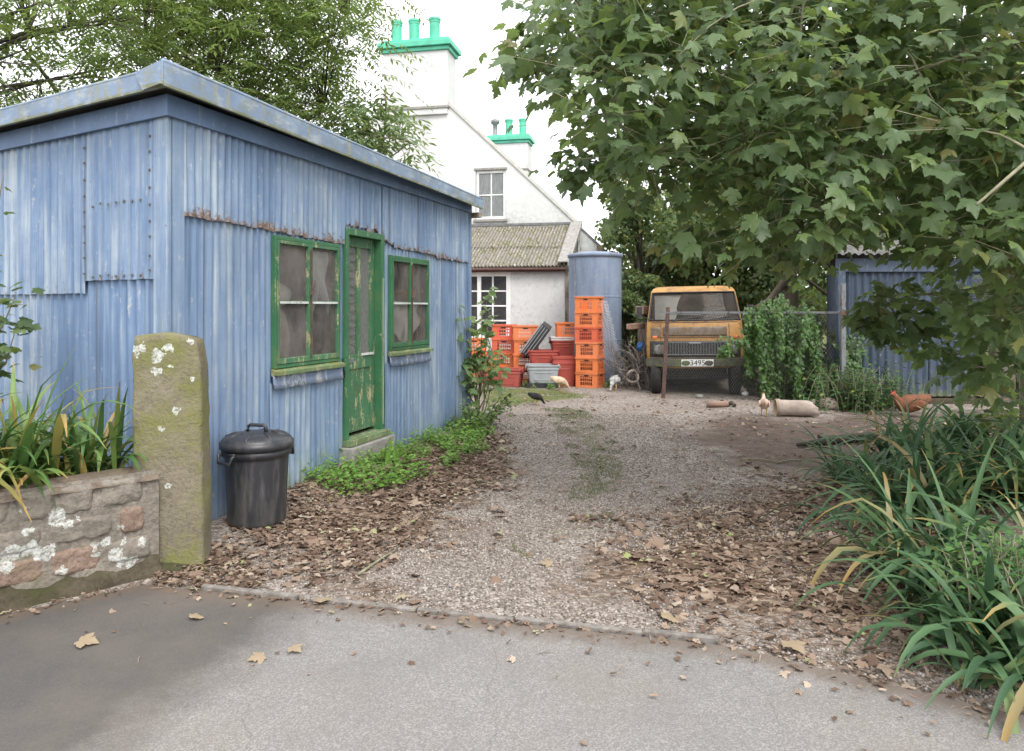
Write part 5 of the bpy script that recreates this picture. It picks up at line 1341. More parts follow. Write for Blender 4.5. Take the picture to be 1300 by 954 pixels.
# ------------------------------------------------------------------ wire fence in front of the van
x, y = gnd(842, 506); fpl = Vector((x, y, 0))
fr = at(1062, 397, 12.35); 
fence = thing('wire_fence', 'chicken wire fence with rusty post and rail in front of the van', 'fence', fpl, 0)
top = at(848, 391, fpl.y); tl = top-fpl
mb = MB(); mb.box((tl.x/2, 0, tl.z/2), (.06, .06, tl.z+.02), Matrix(((1, 0, tl.x/tl.z), (0, 1, 0), (0, 0, 1)))); mb.build('post', 'rust_pipe', fence, bevel=.004)
r0 = at(842, 397, fpl.y)-fpl; r1 = fr-fpl; d = r1-r0
mb = MB(); mb.box((r0+r1)/2, (d.length+.1, .03, .035), d.to_track_quat('X', 'Z').to_matrix()); mb.build('rail', 'grey_post', fence)
mb = MB(); mb.tube([tl*.93, at(905, 411, fpl.y-.1)-fpl+Vector((-.2, 0, .15))], .006, 5); mb.build('stay_wire', 'wire', fence)
net = netting('netting', '', (fpl+Vector((0, -.05, .02)), Vector((fr.x, fr.y-.03, .02)), fr+Vector((0, -.03, 0)), r0+fpl+Vector((0, -.04, 0))), .042, .0016, 'wire', .02)
net.parent = fence; net.location = net.location-fpl


# ------------------------------------------------------------------ dim blue shed under the sycamore
S2 = Vector(((1066-CX)/F*12.4, 12.4, 0)); s2 = thing('tin_shed', 'dull blue corrugated tin shed half hidden under the sycamore', 'shed', S2, R(-2))
AXX = Vector((1, 0, 0)); FR = Vector((0, -1, 0))
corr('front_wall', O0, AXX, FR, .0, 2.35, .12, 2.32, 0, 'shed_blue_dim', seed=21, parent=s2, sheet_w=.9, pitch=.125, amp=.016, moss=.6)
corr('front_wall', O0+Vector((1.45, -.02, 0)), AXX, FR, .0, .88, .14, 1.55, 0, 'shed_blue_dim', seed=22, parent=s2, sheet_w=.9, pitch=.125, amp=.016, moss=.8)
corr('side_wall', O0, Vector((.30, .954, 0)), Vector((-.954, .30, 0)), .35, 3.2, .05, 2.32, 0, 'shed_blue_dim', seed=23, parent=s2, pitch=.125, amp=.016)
mb = MB(); mb.prism([(-.02, -.03, 0), (.02, .0, 0), (.115, .33, 0), (.085, .34, 0)], (0, 0, 2.36)); mb.build('side_board', 'peeling_white', s2)
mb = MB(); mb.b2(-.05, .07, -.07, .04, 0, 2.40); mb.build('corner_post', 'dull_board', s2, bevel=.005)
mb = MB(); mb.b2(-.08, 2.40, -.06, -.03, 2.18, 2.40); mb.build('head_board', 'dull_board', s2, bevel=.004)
mb = MB(); mb.b2(0, 2.35, -.10, -.02, -.05, .10); mb.build('plinth', 'moss_foot', s2, bevel=.01)
mb = MB(); b = 0; n = int(2.65/(.125/6)); vs = []
for i in range(n+1):
    x = -.12+2.65*i/n
    for y in (-.22, .9, 2.2, 3.4): vs.append((x, y, 2.46+.26*(y+.22)+.018*math.sin(2*PI*x/.125)))
mb.add(vs, [(i*4+k, i*4+4+k, i*4+5+k, i*4+1+k) for i in range(n) for k in range(3)]); mb.build('roof', 'dull_roof', s2, smooth=True)
mb = MB(); mb.b2(1.0, 3.3, 3.1, 3.16, 0, 3.2); mb.build('back_wall', 'dark_inside', s2)
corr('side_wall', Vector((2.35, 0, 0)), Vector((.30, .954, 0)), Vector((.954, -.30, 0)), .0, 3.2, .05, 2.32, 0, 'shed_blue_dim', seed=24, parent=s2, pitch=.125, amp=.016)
pp = thing('fence_post', 'dark brown square post standing just before the tin shed corner', 'post', (at(1070, 0, 12.15).x, 12.15, 0))
mb = MB(); mb.box((0, 0, .98), (.075, .075, 2.0)); mb.build('post', 'grey_post', pp, bevel=.006)
mb = MB(); mb.box((.0, -.045, 1.5), (.11, .012, .06)); mb.build('rail_bracket', 'rust_pipe', pp)

# ------------------------------------------------------------------ clay pipe, log pieces, stick
lp = Vector((*gnd(1012, 530), 0)); lp.z = gz(lp.x, lp.y)
pipe = thing('clay_pipe', 'broken pale clay pipe with a rim lying on the ground before the nettles', 'pipe', lp, R(-7))
rot = Matrix.Rotation(R(90), 3, 'Y')
mb = MB(); n = 30; vs = []; prof = [(-.30, .118), (-.30, .128), (-.245, .128), (-.24, .115), (-.1, .112), (.05, .112), (.16, .11)]
for x, r_ in prof:
    for k in range(n): a = 2*PI*k/n; vs.append((x, r_*math.cos(a), .122+r_*math.sin(a)))
for k in range(n):
    a = 2*PI*k/n; xx = .20+.09*math.cos(a*1+2.4)+.03*mnoise.noise(Vector((math.cos(a)*3, math.sin(a)*3, 1)))
    vs.append((xx, .108*math.cos(a), .122+.108*math.sin(a)))
for k in range(n): v = vs[-n]; vs.append((v[0]-.004, v[1]*.86, (v[2]-.122)*.86+.122))
for k in range(n): a = 2*PI*k/n; vs.append((-.28, .095*math.cos(a), .122+.095*math.sin(a)))
m = len(prof)+3
mb.add(vs, [(i*n+k, i*n+(k+1) % n, (i+1)*n+(k+1) % n, (i+1)*n+k) for i in range(m-1) for k in range(n)]+[((m-1)*n+k, (m-1)*n+(k+1) % n, (k+1) % n, k) for k in range(n)])
mb.build('barrel', 'clay', pipe, smooth=True)
mb = MB(); mb.tube([(-.302, .122*math.cos(a), .122+.122*math.sin(a)) for a in np.linspace(0, 2*PI, 25)], .006, 6, cap=False); mb.build('rim_edge', 'leaf_edge' if 'leaf_edge' in M else 'clay_yellow', pipe, smooth=True)
def rock(label, loc, s, seed, mat='clay', name='stone_lump', cat='stone', grp=None):
    mb = MB(); n = 16; vs = []; fs = []
    for j in range(11):
        ph = PI*j/10
        for k in range(n):
            th = 2*PI*k/n; v = Vector((math.sin(ph)*math.cos(th), math.sin(ph)*math.sin(th), math.cos(ph)))
            w = 1+.28*mnoise.fractal(v*1.2+Vector((seed, 0, 0)), 1, 2, 3)
            vs.append((v.x*s[0]*w, v.y*s[1]*w, max(-.75, v.z*w)*s[2]))
    fs = [(j*n+k, (j+1)*n+k, (j+1)*n+(k+1) % n, j*n+(k+1) % n) for j in range(10) for k in range(n)]
    mb.add(vs, fs); return tag(mb.build(name, mat, smooth=True, loc=Vector(loc)+Vector((0, 0, s[2]*.7))), label, cat, grp)
p = hpos(1052, 521); rock('pale rounded stone among the nettles behind the clay pipe', p, (.15, .11, .11), 3)
p = hpos(1034, 519); rock('small pale stone touching the larger stone behind the clay pipe', p, (.09, .08, .07), 6)
p = hpos(958, 500); rock('grey rounded stone in the shade at the foot of the ivy', p, (.16, .14, .16), 9, 'concrete')
p = hpos(888, 506); rock('small pale stone on the ground below the van bumper', p, (.07, .06, .04), 12, 'concrete')
p = hpos(946, 504); rock('small white stone left of the ivy at the fence foot', p, (.06, .05, .05), 14, 'lid_white')
p = Vector(hpos(913, 519)); mb = MB()
mb.tube([(-.19, -.02, .045), (-.05, .0, .05), (.14, .02, .05)], [.045, .05, .048], 10); bl = tag(mb.build('wood_billet', 'timber', loc=p, smooth=True), 'short split wood billet on the ground before the van', 'wood')
mb = MB(); mb.tube([(.12, .06, .03), (.2, .0, .07), (.23, -.05, .03)], .035, 8); tag(mb.build('dark_offcut', 'bark_dark', loc=p), 'dark wood offcut against the end of the split billet', 'wood')
a = Vector(hpos(1012, 570)); b = Vector(hpos(1120, 563)); mb = MB()
mb.tube([(0, 0, .03), tuple((b-a)*.25+Vector((0, 0, .045))), tuple((b-a)*.5+Vector((0, .03, .05))), tuple((b-a)*.75+Vector((0, 0, .06))), tuple((b-a)+Vector((0, 0, .06)))], [.02, .04, .055, .06, .05], 9)
mb.tube([tuple((b-a)*.3+Vector((0, 0, .05))), tuple((b-a)*.26+Vector((0, .05, .11)))], [.03, .02], 7)
tag(mb.build('fallen_branch', 'bark_dark', loc=a, smooth=True), 'dark mossy branch lying on the bare earth near the strap leaved plants', 'branch')
mb = MB()
for (x0, y0), (x1, y1) in (((1022, 574), (1070, 571)), ((985, 592), (1018, 588)), ((330, 765), (372, 757)), ((455, 735), (505, 702)), ((940, 588), (985, 590))): 
    p0, p1 = Vector(hpos(x0, y0)), Vector(hpos(x1, y1)); c0 = (p0+p1)/2; mb = MB()
    mb.tube([p0-c0+Vector((0, 0, .012)), Vector((.01, .02, .02)), p1-c0+Vector((0, 0, .012))], [.009, .007, .004], 6)
    tag(mb.build('twig', 'bark_pale', loc=c0, smooth=True), 'dry pale twig lying on the leaf littered ground', 'twig', 'dry twigs on the ground')

# ------------------------------------------------------------------ plants with strap leaves
def strap_clump(name, label, loc, n, L, wid, mat, seed, spread=.14, lean=(0, 0), group=None, cat='plant', flat=0.0):
    r = np.random.default_rng(seed); seg = 9; Vs, Ts, A = [], [], []
    for i in range(n):
        az = r.uniform(0, 2*PI); el = R(r.uniform(48, 88)-flat*25); ln = L*r.uniform(.55, 1.12); w = wid*r.uniform(.7, 1.2)
        d = np.array([math.cos(az)*math.cos(el)+lean[0], math.sin(az)*math.cos(el)+lean[1], math.sin(el)]); d /= np.linalg.norm(d)
        p = np.array([r.normal(0, spread), r.normal(0, spread), -.02]); g = r.uniform(.10, .34)+flat*.08; kink = r.integers(3, 9) if r.random() < .42 else 99
        tw = r.uniform(-.5, .5); vs = []
        for s in range(seg+1):
            t_ = s/seg; side = np.cross(d, [0, 0, 1.0]); nn = np.linalg.norm(side); side = side/nn if nn > 1e-4 else np.array([1.0, 0, 0])
            up = np.cross(side, d); sd = side*math.cos(tw*t_)+up*math.sin(tw*t_); upp = np.cross(sd, d)
            ww = w*.5*(min(1, .55+t_*1.6))*(1-max(0, t_-.45)**1.6*2.4) if t_ < .98 else w*.04
            ww = max(ww, w*.03)
            vs += [p-sd*ww+upp*ww*.35, p, p+sd*ww+upp*ww*.35]; A += [t_]*3
            p = p+d*ln/seg
            d = d+np.array([0, 0, -g*(.5+t_)*(3.2 if s == kink else 1)]); d /= np.linalg.norm(d)
        b = len(Vs); Vs += vs
        for s in range(seg):
            for k in range(2):
                a0 = b+s*3+k; Ts += [(a0, a0+1, a0+4), (a0, a0+4, a0+3)]
    V = np.array(Vs); 
    fl = gz(loc[0], loc[1])-loc[2] if loc[2] < .4 else -9
    o = fast(name, V, np.array(Ts), mat, None, {'along': A}, loc); tag(o, label, cat, group); return o
GS = 'strap leaved plants along the drive edge'
straps = [  # px, py(ground), n, length, label
 (1092, 618, 46, .58, 'low spreading strap leaved plant reaching furthest onto the drive'),
 (1150, 600, 60, .72, 'dense strap leaved plant just behind the drive edge, below the hen'),
 (1222, 588, 60, .78, 'tall strap leaved plant below the tin shed end'),
 (1290, 592, 50, .80, 'strap leaved plant at the sycamore foot'),
 (1165, 668, 64, .80, 'long bladed strap leaved plant in the middle of the bed'),
 (1245, 655, 60, .85, 'tall arching strap leaved plant behind the pale green nettle'),
 (1312, 668, 44, .85, 'strap leaved plant cut by the frame edge above the nettle'),
 (1195, 745, 60, .80, 'yellow streaked strap leaved plant drooping over the leaf litter'),
 (1232, 800, 44, .66, 'strap leaved plant in front of the pale green nettle'),
 (1335, 790, 40, .72, 'broad strap leaved plant past the light green nettle, cut by the frame edge'),
 (1290, 862, 40, .62, 'short strap leaved plant spilling lowest onto the pavement edge'),
 (1385, 640, 40, .85, 'strap leaved plant hidden behind the others at the bed end')]
for k, (px, py, n, L, lb) in enumerate(straps):
    p = hpos(px, py); strap_clump('strap_plant', lb, p, int(n*1.6), L*1.15, .044 if k else .03, 'leaf_strap', 50+k, .13, (-.12, -.06), GS, flat=.6 if k == 0 else .5)
GW = 'strap leaved plants on top of the stone wall'
for k, (x, y, n, L, lb) in enumerate(((-2.86, 4.22, 46, .62, 'big clump of yellowing strap leaves behind the stone wall, nearer the frame edge'), (-2.58, 4.60, 40, .48, 'clump of yellowing strap leaves squeezed against the gatepost'), (-3.22, 4.0, 40, .66, 'clump of strap leaves cut by the frame edge above the stone wall'), (-2.82, 4.48, 30, .40, 'short orange tinged strap leaves between the two clumps on the wall'))):
    strap_clump('strap_plant', lb, (x, y, .55), int(n*2.4), L*1.32, .040, 'leaf_strap_worn', 80+k, .09, ((.03, -.14), (-.16, -.16), (.03, -.12), (-.1, -.25))[k], GW, flat=.3)

# leafy herbs: stems with leaf pairs
def herb(name, label, loc, ns, h, leaf, mat, seed, spread, tmpl=SIMP, cat='plant', group=None, droop=.3, dense=9, branch=False):
    r = np.random.default_rng(seed); mb = MB(); P, D, U, S = [], [], [], []
    for i in range(ns):
        b = np.array([r.normal(0, spread), r.normal(0, spread*.8), -.01]); hh = h*r.uniform(.55, 1.05); ln = r.normal(0, .18, 2)
        path = [b+np.array([ln[0]*t_*t_*hh, ln[1]*t_*t_*hh, hh*t_]) for t_ in (0, .35, .7, 1)]
        mb.tube(path, [.006, .005, .004, .002], 5)
        for j in range(dense):
            t_ = .12+.88*j/(dense-1); q = b+np.array([ln[0]*t_*t_*hh, ln[1]*t_*t_*hh, hh*t_])
            az = r.uniform(0, PI)
            for s in (0, PI):
                d = np.array([math.cos(az+s), math.sin(az+s), r.uniform(-droop, .35)]); P.append(q+d*.012); D.append(d); U.append([r.normal(0, .3), r.normal(0, .3), 1]); S.append(leaf*r.uniform(.6, 1.15)*(1.1-.5*t_))
    t = thing(name, label, cat, loc, 0, group)
    mb.build('stem', 'bark_pale', t)
    V, T = scat(*tmpl, np.array(P), np.array(D), np.array(U), S); fast('foliage', V, T, mat, t); return t
GN = 'nettles by the ivy and the tin shed'
for k, (px, py, ns, h, lb) in enumerate(((1040, 512, 70, .72, 'dark green nettle patch directly behind the clay pipe'), (1085, 522, 80, .70, 'nettle patch with the densest leaves before the tin shed'), (1118, 516, 44, .74, 'thin yellowing nettles at the end next to the ginger hen'), (1010, 506, 46, .62, 'nettles growing up at the foot of the ivy'))):
    p = hpos(px, py); herb('nettle', lb, p, ns, h, .10, 'leaf_nettle', 20+k, .27, SIMP, 'nettle', GN)
p = Vector(hpos(1258, 812)); herb('pale_nettle', 'fresh light green leafy plant among the strap leaves beside the pavement', (p.x+.05, p.y, p.z), 64, .50, .065, 'leaf_fresh', 31, .16, SIMP, 'plant')
p = Vector(hpos(632, 470)); 
for k, (px, py, n) in enumerate(((612, 488, 14), (648, 489, 16), (676, 492, 10), (700, 494, 8), (770, 492, 8))):
    p = hpos(px, py); herb('weed', ['green weeds at the foot of the red crates', 'green weeds under the dark red tub', 'weeds between the dark red and grey tubs', 'weeds under the grey tub edge', 'weeds at the foot of the tank'][k], p, n, .16, .06, 'leaf_weed', 40+k, .14, SIMP, 'weed', 'weeds along the crates')
# dock and weeds at the doorstep
p = shed_w(2.5, -.34); strap_clump('dock_weed', 'broad leaved green weed right before the doorstep', (p.x, p.y, gz(p.x, p.y)), 22, .28, .05, 'leaf_weed', 61, .06, (0, 0), None, 'weed')
# creeping weeds along the wall foot
WZ = [(385, 628), (440, 642), (500, 628), (560, 604), (632, 566), (628, 546), (585, 543), (540, 552), (490, 565), (446, 585), (420, 600)]
poly = [gnd(*q) for q in WZ]; pts = sample_poly(poly, 7500)
fb_ = np.array([mnoise.noise(Vector((float(x)*3, float(y)*3, 4))) for x, y in pts]); pts = pts[fb_ > -.08]; n = len(pts)
zz = hgt(pts[:, 0], pts[:, 1])+np.abs(rng.normal(.06, .05, n))
az = rng.uniform(0, 2*PI, n); D = np.stack([np.cos(az), np.sin(az), rng.uniform(-.2, .6, n)], 1); U = np.stack([rng.normal(0, .35, n), rng.normal(0, .35, n), np.ones(n)], 1)
V, T = scat(*SIMP, np.column_stack([pts, zz]), D, U, rng.uniform(.025, .06, n)); tag(fast('weeds', V, T, 'leaf_weed'), kind='stuff')

# ------------------------------------------------------------------ grass, litter, pebbles (nobody could count these)
def gr_pts(poly, n, thr=-.1, fs=1.6, seed=1):
    p = sample_poly([gnd(*q) for q in poly], n); k = np.array([mnoise.fractal(Vector((float(x)*fs, float(y)*fs, seed)), 1, 2, 3) for x, y in p]); return p[k > thr]
pts = np.concatenate([gr_pts(Z_GRASS, 20000, -.02), gr_pts(Z_GRASS2, 6000, .05), gr_pts([(590, 486), (720, 492), (715, 498), (590, 500)], 2500, -.3), gr_pts([(230, 690), (300, 735), (250, 740), (205, 725)], 500, 0)])
n = len(pts); az = rng.uniform(0, 2*PI, n); D = np.stack([.5*np.cos(az), .5*np.sin(az), np.ones(n)], 1); U = np.stack([np.cos(az+1.5), np.sin(az+1.5), np.zeros(n)], 1)
BL = ([(-.05, 0, 0), (.05, 0, 0), (.035, .6, .05), (0, 1, .22), (-.035, .6, .05)], [(0, 1, 2), (0, 2, 4), (4, 2, 3)])
V, T = scat(*BL, np.column_stack([pts, hgt(pts[:, 0], pts[:, 1])-.003]), D, U, rng.uniform(.014, .036, n)); tag(fast('grass', V, T, 'grass_blade'), kind='stuff')

def soft_pts(pix, n, seed):
    poly = np.array([gnd(*q) for q in pix]); lo, hi = poly.min(0)-.7, poly.max(0)+.7; p = rng.uniform(lo, hi, (n*2, 2))
    z_ = zone(p[:, 0], p[:, 1], pix, .55); k = np.array([mnoise.fractal(Vector((float(x)*1.5, float(y)*1.5, seed)), 1, 2, 4) for x, y in p])
    return p[(z_+.75*k) > rng.uniform(.42, 1.25, len(p))]
pts = np.concatenate([soft_pts(Z_LEAF_L, 22000, 5), soft_pts(Z_LEAF_R, 34000, 8), gr_pts([(590, 500), (760, 500), (1000, 540), (1000, 620), (500, 780), (320, 760)], 1500, -.2, 1.2, 9), gr_pts([(790, 500), (1240, 500), (1240, 545), (800, 545)], 1600, -.2, 2, 3), gr_pts([(180, 770), (340, 750), (300, 700), (200, 725)], 900, -.5, 2, 4)])
pts = pts[pts[:, 1] > road_edge(pts[:, 0])+.05]
# a thin scatter blown on to the pavement
q = np.stack([rng.uniform(-3, 3.2, 900), np.zeros(900)], 1); q[:, 1] = road_edge(q[:, 0])+.05-np.where(rng.random(900) < .85, rng.exponential(.055+.06*(q[:, 0] > .9), 900), np.abs(rng.normal(0, .4, 900))); 
n0 = len(pts); pts = np.concatenate([pts, q]); n = len(pts)
z = np.where(np.arange(n) < n0, hgt(pts[:, 0], pts[:, 1])+rng.uniform(.002, .024, n), .018)
az = rng.uniform(0, 2*PI, n); D = np.stack([np.cos(az), np.sin(az), rng.normal(0, .16, n)], 1); U = np.stack([rng.normal(0, .34, n), rng.normal(0, .34, n), np.ones(n)], 1)
CRL = ([(0, 0, 0), (.16, .2, .10), (.24, .5, .16), (.12, .8, .05), (0, 1, .12), (-.14, .8, .10), (-.22, .5, .06), (-.14, .2, .13), (0, .5, -.02)], [(8, i, (i+1) % 8) for i in range(8)])
FLK = ([(0, 0, 0), (.30, .15, .10), (.5, .55, .05), (.2, .6, .1), (.05, 1, .16), (-.2, .62, .04), (-.5, .5, .17), (-.28, .12, .04), (0, .4, -.02)], [(8, i, (i+1) % 8) for i in range(8)])
parts = []; kind = rng.random(n); S = rng.uniform(.018, .052, n)*np.where(rng.random(n) < .08, 2.0, 1)
S = np.where(np.arange(n) >= n0, rng.uniform(.012, .04, n), S)
STR = ([(-.03, 0, 0), (.03, 0, .0), (.05, .5, .08), (.02, 1, .02), (-.02, 1, .02), (-.03, .5, .08)], [(0, 1, 2), (0, 2, 5), (5, 2, 3), (5, 3, 4)])
for lo, hi, tm in ((0, .36, CRL), (.36, .66, FLK), (.66, .78, SYC[1]), (.78, .86, SYC[3]), (.86, 1.01, STR)):
    m = (kind >= lo) & (kind < hi); parts.append(scat(*tm, np.column_stack([pts, z])[m], D[m], U[m], S[m]*(1.7 if lo > .8 else 1.3 if lo > .6 else 1)))
V, T = joinVT(parts); tag(fast('leaf_litter', V, T, 'litter_leaf'), kind='stuff')
OCT = ([(1, 0, 0), (0, 1, 0), (-1, 0, 0), (0, -1, 0), (0, 0, .7), (0, 0, -.7)], [(0, 1, 4), (1, 2, 4), (2, 3, 4), (3, 0, 4), (1, 0, 5), (2, 1, 5), (3, 2, 5), (0, 3, 5)])
p_ = rng.uniform([-1.9, 3.0], [2.4, 6.4], (66000, 2)); q_ = rng.uniform([-1.2, 6.4], [2.2, 11], (22000, 2)); pts = np.concatenate([p_, q_])
lz_ = np.maximum(zone(pts[:, 0], pts[:, 1], Z_LEAF_L, .7), zone(pts[:, 0], pts[:, 1], Z_LEAF_R, .7))
k_ = np.array([mnoise.fractal(Vector((float(x)*1.4, float(y)*1.4, 6)), 1, 2, 4) for x, y in pts]); pts = pts[(1-lz_*.9+.6*k_) > rng.uniform(.05, 1.1, len(pts))]
pts = pts[pts[:, 1] > road_edge(pts[:, 0])+.06]; n = len(pts)
az = rng.uniform(0, 2*PI, n); D = np.stack([np.cos(az), np.sin(az), rng.normal(0, .3, n)], 1); U = np.stack([rng.normal(0, .4, n), rng.normal(0, .4, n), np.ones(n)], 1)
V, T = scat(*OCT, np.column_stack([pts, hgt(pts[:, 0], pts[:, 1])+.002]), D, U, rng.uniform(.004, .0105, n)*(1+pts[:, 1]*.02)); tag(fast('gravel', V, T, 'pebble'), kind='stuff')
# single pale leaves lying on the pavement
for k, (px, py, s, lb) in enumerate(((100, 822, .095, 'large pale dead leaf on the damp dark patch of pavement'), (410, 771, .095, 'pale cream sycamore leaf lying across the kerb line'), (335, 840, .075, 'curled tan leaf on the pavement below the kerb'), (370, 830, .065, 'tan leaf touching a dark smear on the pavement'), (245, 792, .07, 'yellow green leaf blade on the pavement near the gatepost'), (700, 720, .08, 'single pale leaf on the gravel in mid drive'), (1000, 824, .11, 'broad tan leaf at the pavement end by the litter'), (845, 795, .09, 'brown leaf caught at the kerb'))):
    x, y = gnd(px, py); tv, tf = SYC[k % 3]; 
    V, T = scat(tv, tf, np.array([[0, 0, 0]]), np.array([[math.cos(k*1.9), math.sin(k*1.9), .05]]), np.array([[.12, -.2, 1]]), [s])
    zb = .03 if y < road_edge(np.array(x)) else gz(x, y)+.025
    tag(fast('fallen_leaf', V, T, 'fresh_leaf', None, None, (x, y, zb)), lb, 'leaf', 'single leaves lying near the kerb')

# ------------------------------------------------------------------ trees
def limb_path(a, b, sag=.12, n=7, seed=0, wob=.06):
    a, b = Vector(a), Vector(b); L = (b-a).length; out = []
    for i in range(n+1):
        t_ = i/n; p = a.lerp(b, t_); p.z += L*sag*math.sin(PI*t_)
        p += Vector((mnoise.noise(Vector((t_*3, seed, 1))), mnoise.noise(Vector((t_*3, seed, 5))), mnoise.noise(Vector((t_*3, seed, 9)))))*L*wob*math.sin(PI*t_)
        out.append(p)
    return out
# sycamore overhanging from the right
syc = thing('sycamore_tree', 'broad leaved sycamore overhanging the yard in front of the tin shed', 'tree', (5.05, 7.3, 0))
so = Vector((5.05, 7.3, 0))
mb = MB(); skel = []
def tr(path, r0, r1, keep=True, n=8):
    k = len(path)-1; rad = [r0+(r1-r0)*i/k for i in range(k+1)]; mb.tube([p-so for p in path], rad, n)
    if keep: skel.extend(path)
tA = [Vector(q) for q in ((5.05, 7.3, -.1), (5.0, 7.25, 1.0), (5.1, 7.2, 2.2), (4.95, 7.0, 3.4), (5.1, 6.8, 5.0))]; tr(tA, .085, .045)
tB = [Vector(q) for q in ((4.93, 7.45, -.1), (4.78, 7.4, .7), (4.62, 7.2, 1.5), (4.35, 6.9, 2.3), (4.2, 6.6, 3.2))]; tr(tB, .05, .025)
tC = [Vector(q) for q in ((6.2, 6.2, -.1), (6.0, 6.0, 1.8), (5.4, 5.6, 3.4), (5.0, 5.3, 5.0))]; tr(tC, .12, .05)
limbs = [(tC[2], at(1165, 90, 4.6), .05), (tC[2], at(960, 170, 5.2), .045), (tA[3], at(760, 60, 5.6), .045), (tA[2], at(830, 230, 6.3), .035), (tC[3], at(850, -40, 5.2), .045), (tA[3], at(700, -60, 6.0), .04), (tB[3], at(1010, 172, 5.0), .03), (tB[2], at(1110, 400, 6.2), .018), (tC[2], at(1240, 260, 3.6), .03), (tA[4], at(780, 200, 6.8), .035), (tB[3], at(900, 300, 6.6), .022), (tC[3], at(1030, -30, 4.2), .04), (tB[2], at(1200, 470, 6.3), .014), (tA[4], at(680, 70, 6.2), .03), (tC[1], at(1330, 420, 4.0), .03), (tA[4], at(950, 60, 7.5), .03), (tC[3], at(1300, -80, 3.8), .04)]
for i, (a, b, r0) in enumerate(limbs): tr(limb_path(a, b, .10, 8, i*3.1), r0, .007)
SYP = [(668, 72), (712, 25), (735, -40), (760, -110), (1450, -130), (1450, 380), (1340, 400), (1260, 390), (1200, 330), (1150, 290), (1100, 265), (1010, 292), (930, 292), (870, 270), (820, 225), (770, 170), (722, 130), (690, 118)]
pc = sample_poly(SYP, 300)
cen = []
for px, py in pc:
    d = rng.uniform(4.4, 7.2) if px < 1180 else rng.uniform(4.2, 7.0)
    if py > 330: d = rng.uniform(5.2, 7.0)
    cen.append(np.array(at(px, py, d)))
for px, py, d in ((650, 78, 5.9), (665, 66, 5.8), (690, 95, 5.7), (740, 205, 5.9), (758, 190, 5.8), (728, 222, 5.9), (775, 215, 6), (1112, 418, 6.1), (1130, 400, 6.0), (1150, 425, 6.2), (1180, 440, 6.3), (1105, 395, 6.2), (1225, 475, 6.4), (705, 20, 5.8), (880, 310, 6.4), (930, 325, 6.5), (850, 315, 6.4), (980, 320, 6.3), (1000, 335, 6.3), (905, 300, 6.1), (1250, 420, 5), (1290, 400, 4.6), (1270, 470, 5.5), (1020, 320, 6), (1070, 290, 6), (1160, 400, 6.2), (1195, 395, 6.2), (1140, 372, 6.3), (1240, 450, 6.0), (1262, 498, 6.4), (1280, 450, 6.0), (1270, 530, 6.6)):
    cen.append(np.array(at(px, py, d)))
sk = np.array([list(p) for p in skel]); P, D, U, S = [], [], [], []
tw = MB()
for ci, c in enumerate(cen):
    j = np.argmin(((sk-c)**2).sum(1)); a = Vector(sk[j]); 
    if (a-Vector(c)).length < 2.2: 
        pth = limb_path(a, Vector(c), .06, 4, ci*1.7); mb.tube([p-so for p in pth], [.009, .008, .006, .005, .003], 4, cap=False)
    small = ci >= len(pc)
    nl = int(rng.integers(24, 36)) if small else int(rng.integers(34, 52))
    rad = .20 if small else .36
    off = rng.normal(0, 1, (nl, 3))*[rad*.62, rad*.62, rad*.36]
    out = off*[1, 1, .3]; az = rng.uniform(0, 2*PI, nl)
    d = nrm(nrm(out)*.9+np.stack([np.cos(az), np.sin(az), np.zeros(nl)], 1)*.6+[0, 0, -.45])
    u = np.stack([rng.normal(0, .42, nl), rng.normal(-.38, .42, nl), np.ones(nl)], 1)
    P.append(c+off); D.append(d); U.append(u); S.append(rng.uniform(.066, .138, nl)*rng.uniform(.85, 1.12))
    for k in range(nl):      # petioles
        if k % 3 == 0: mb.tube([Vector(c)+Vector(off[k])*.35-so, Vector(c+off[k])-so], .0022, 3, cap=False)
P, D, U, S = np.concatenate(P), np.concatenate(D), np.concatenate(U), np.concatenate(S)
mb.build('trunk', 'bark_pale', syc, smooth=True)
k3 = rng.integers(0, 4, len(P)); parts = [scat(*SYC[q], P[k3 == q], D[k3 == q], U[k3 == q], S[k3 == q]) for q in range(4)]
V, T = joinVT(parts); fast('crown', V-np.array(so), T, 'leaf_sycamore', syc)

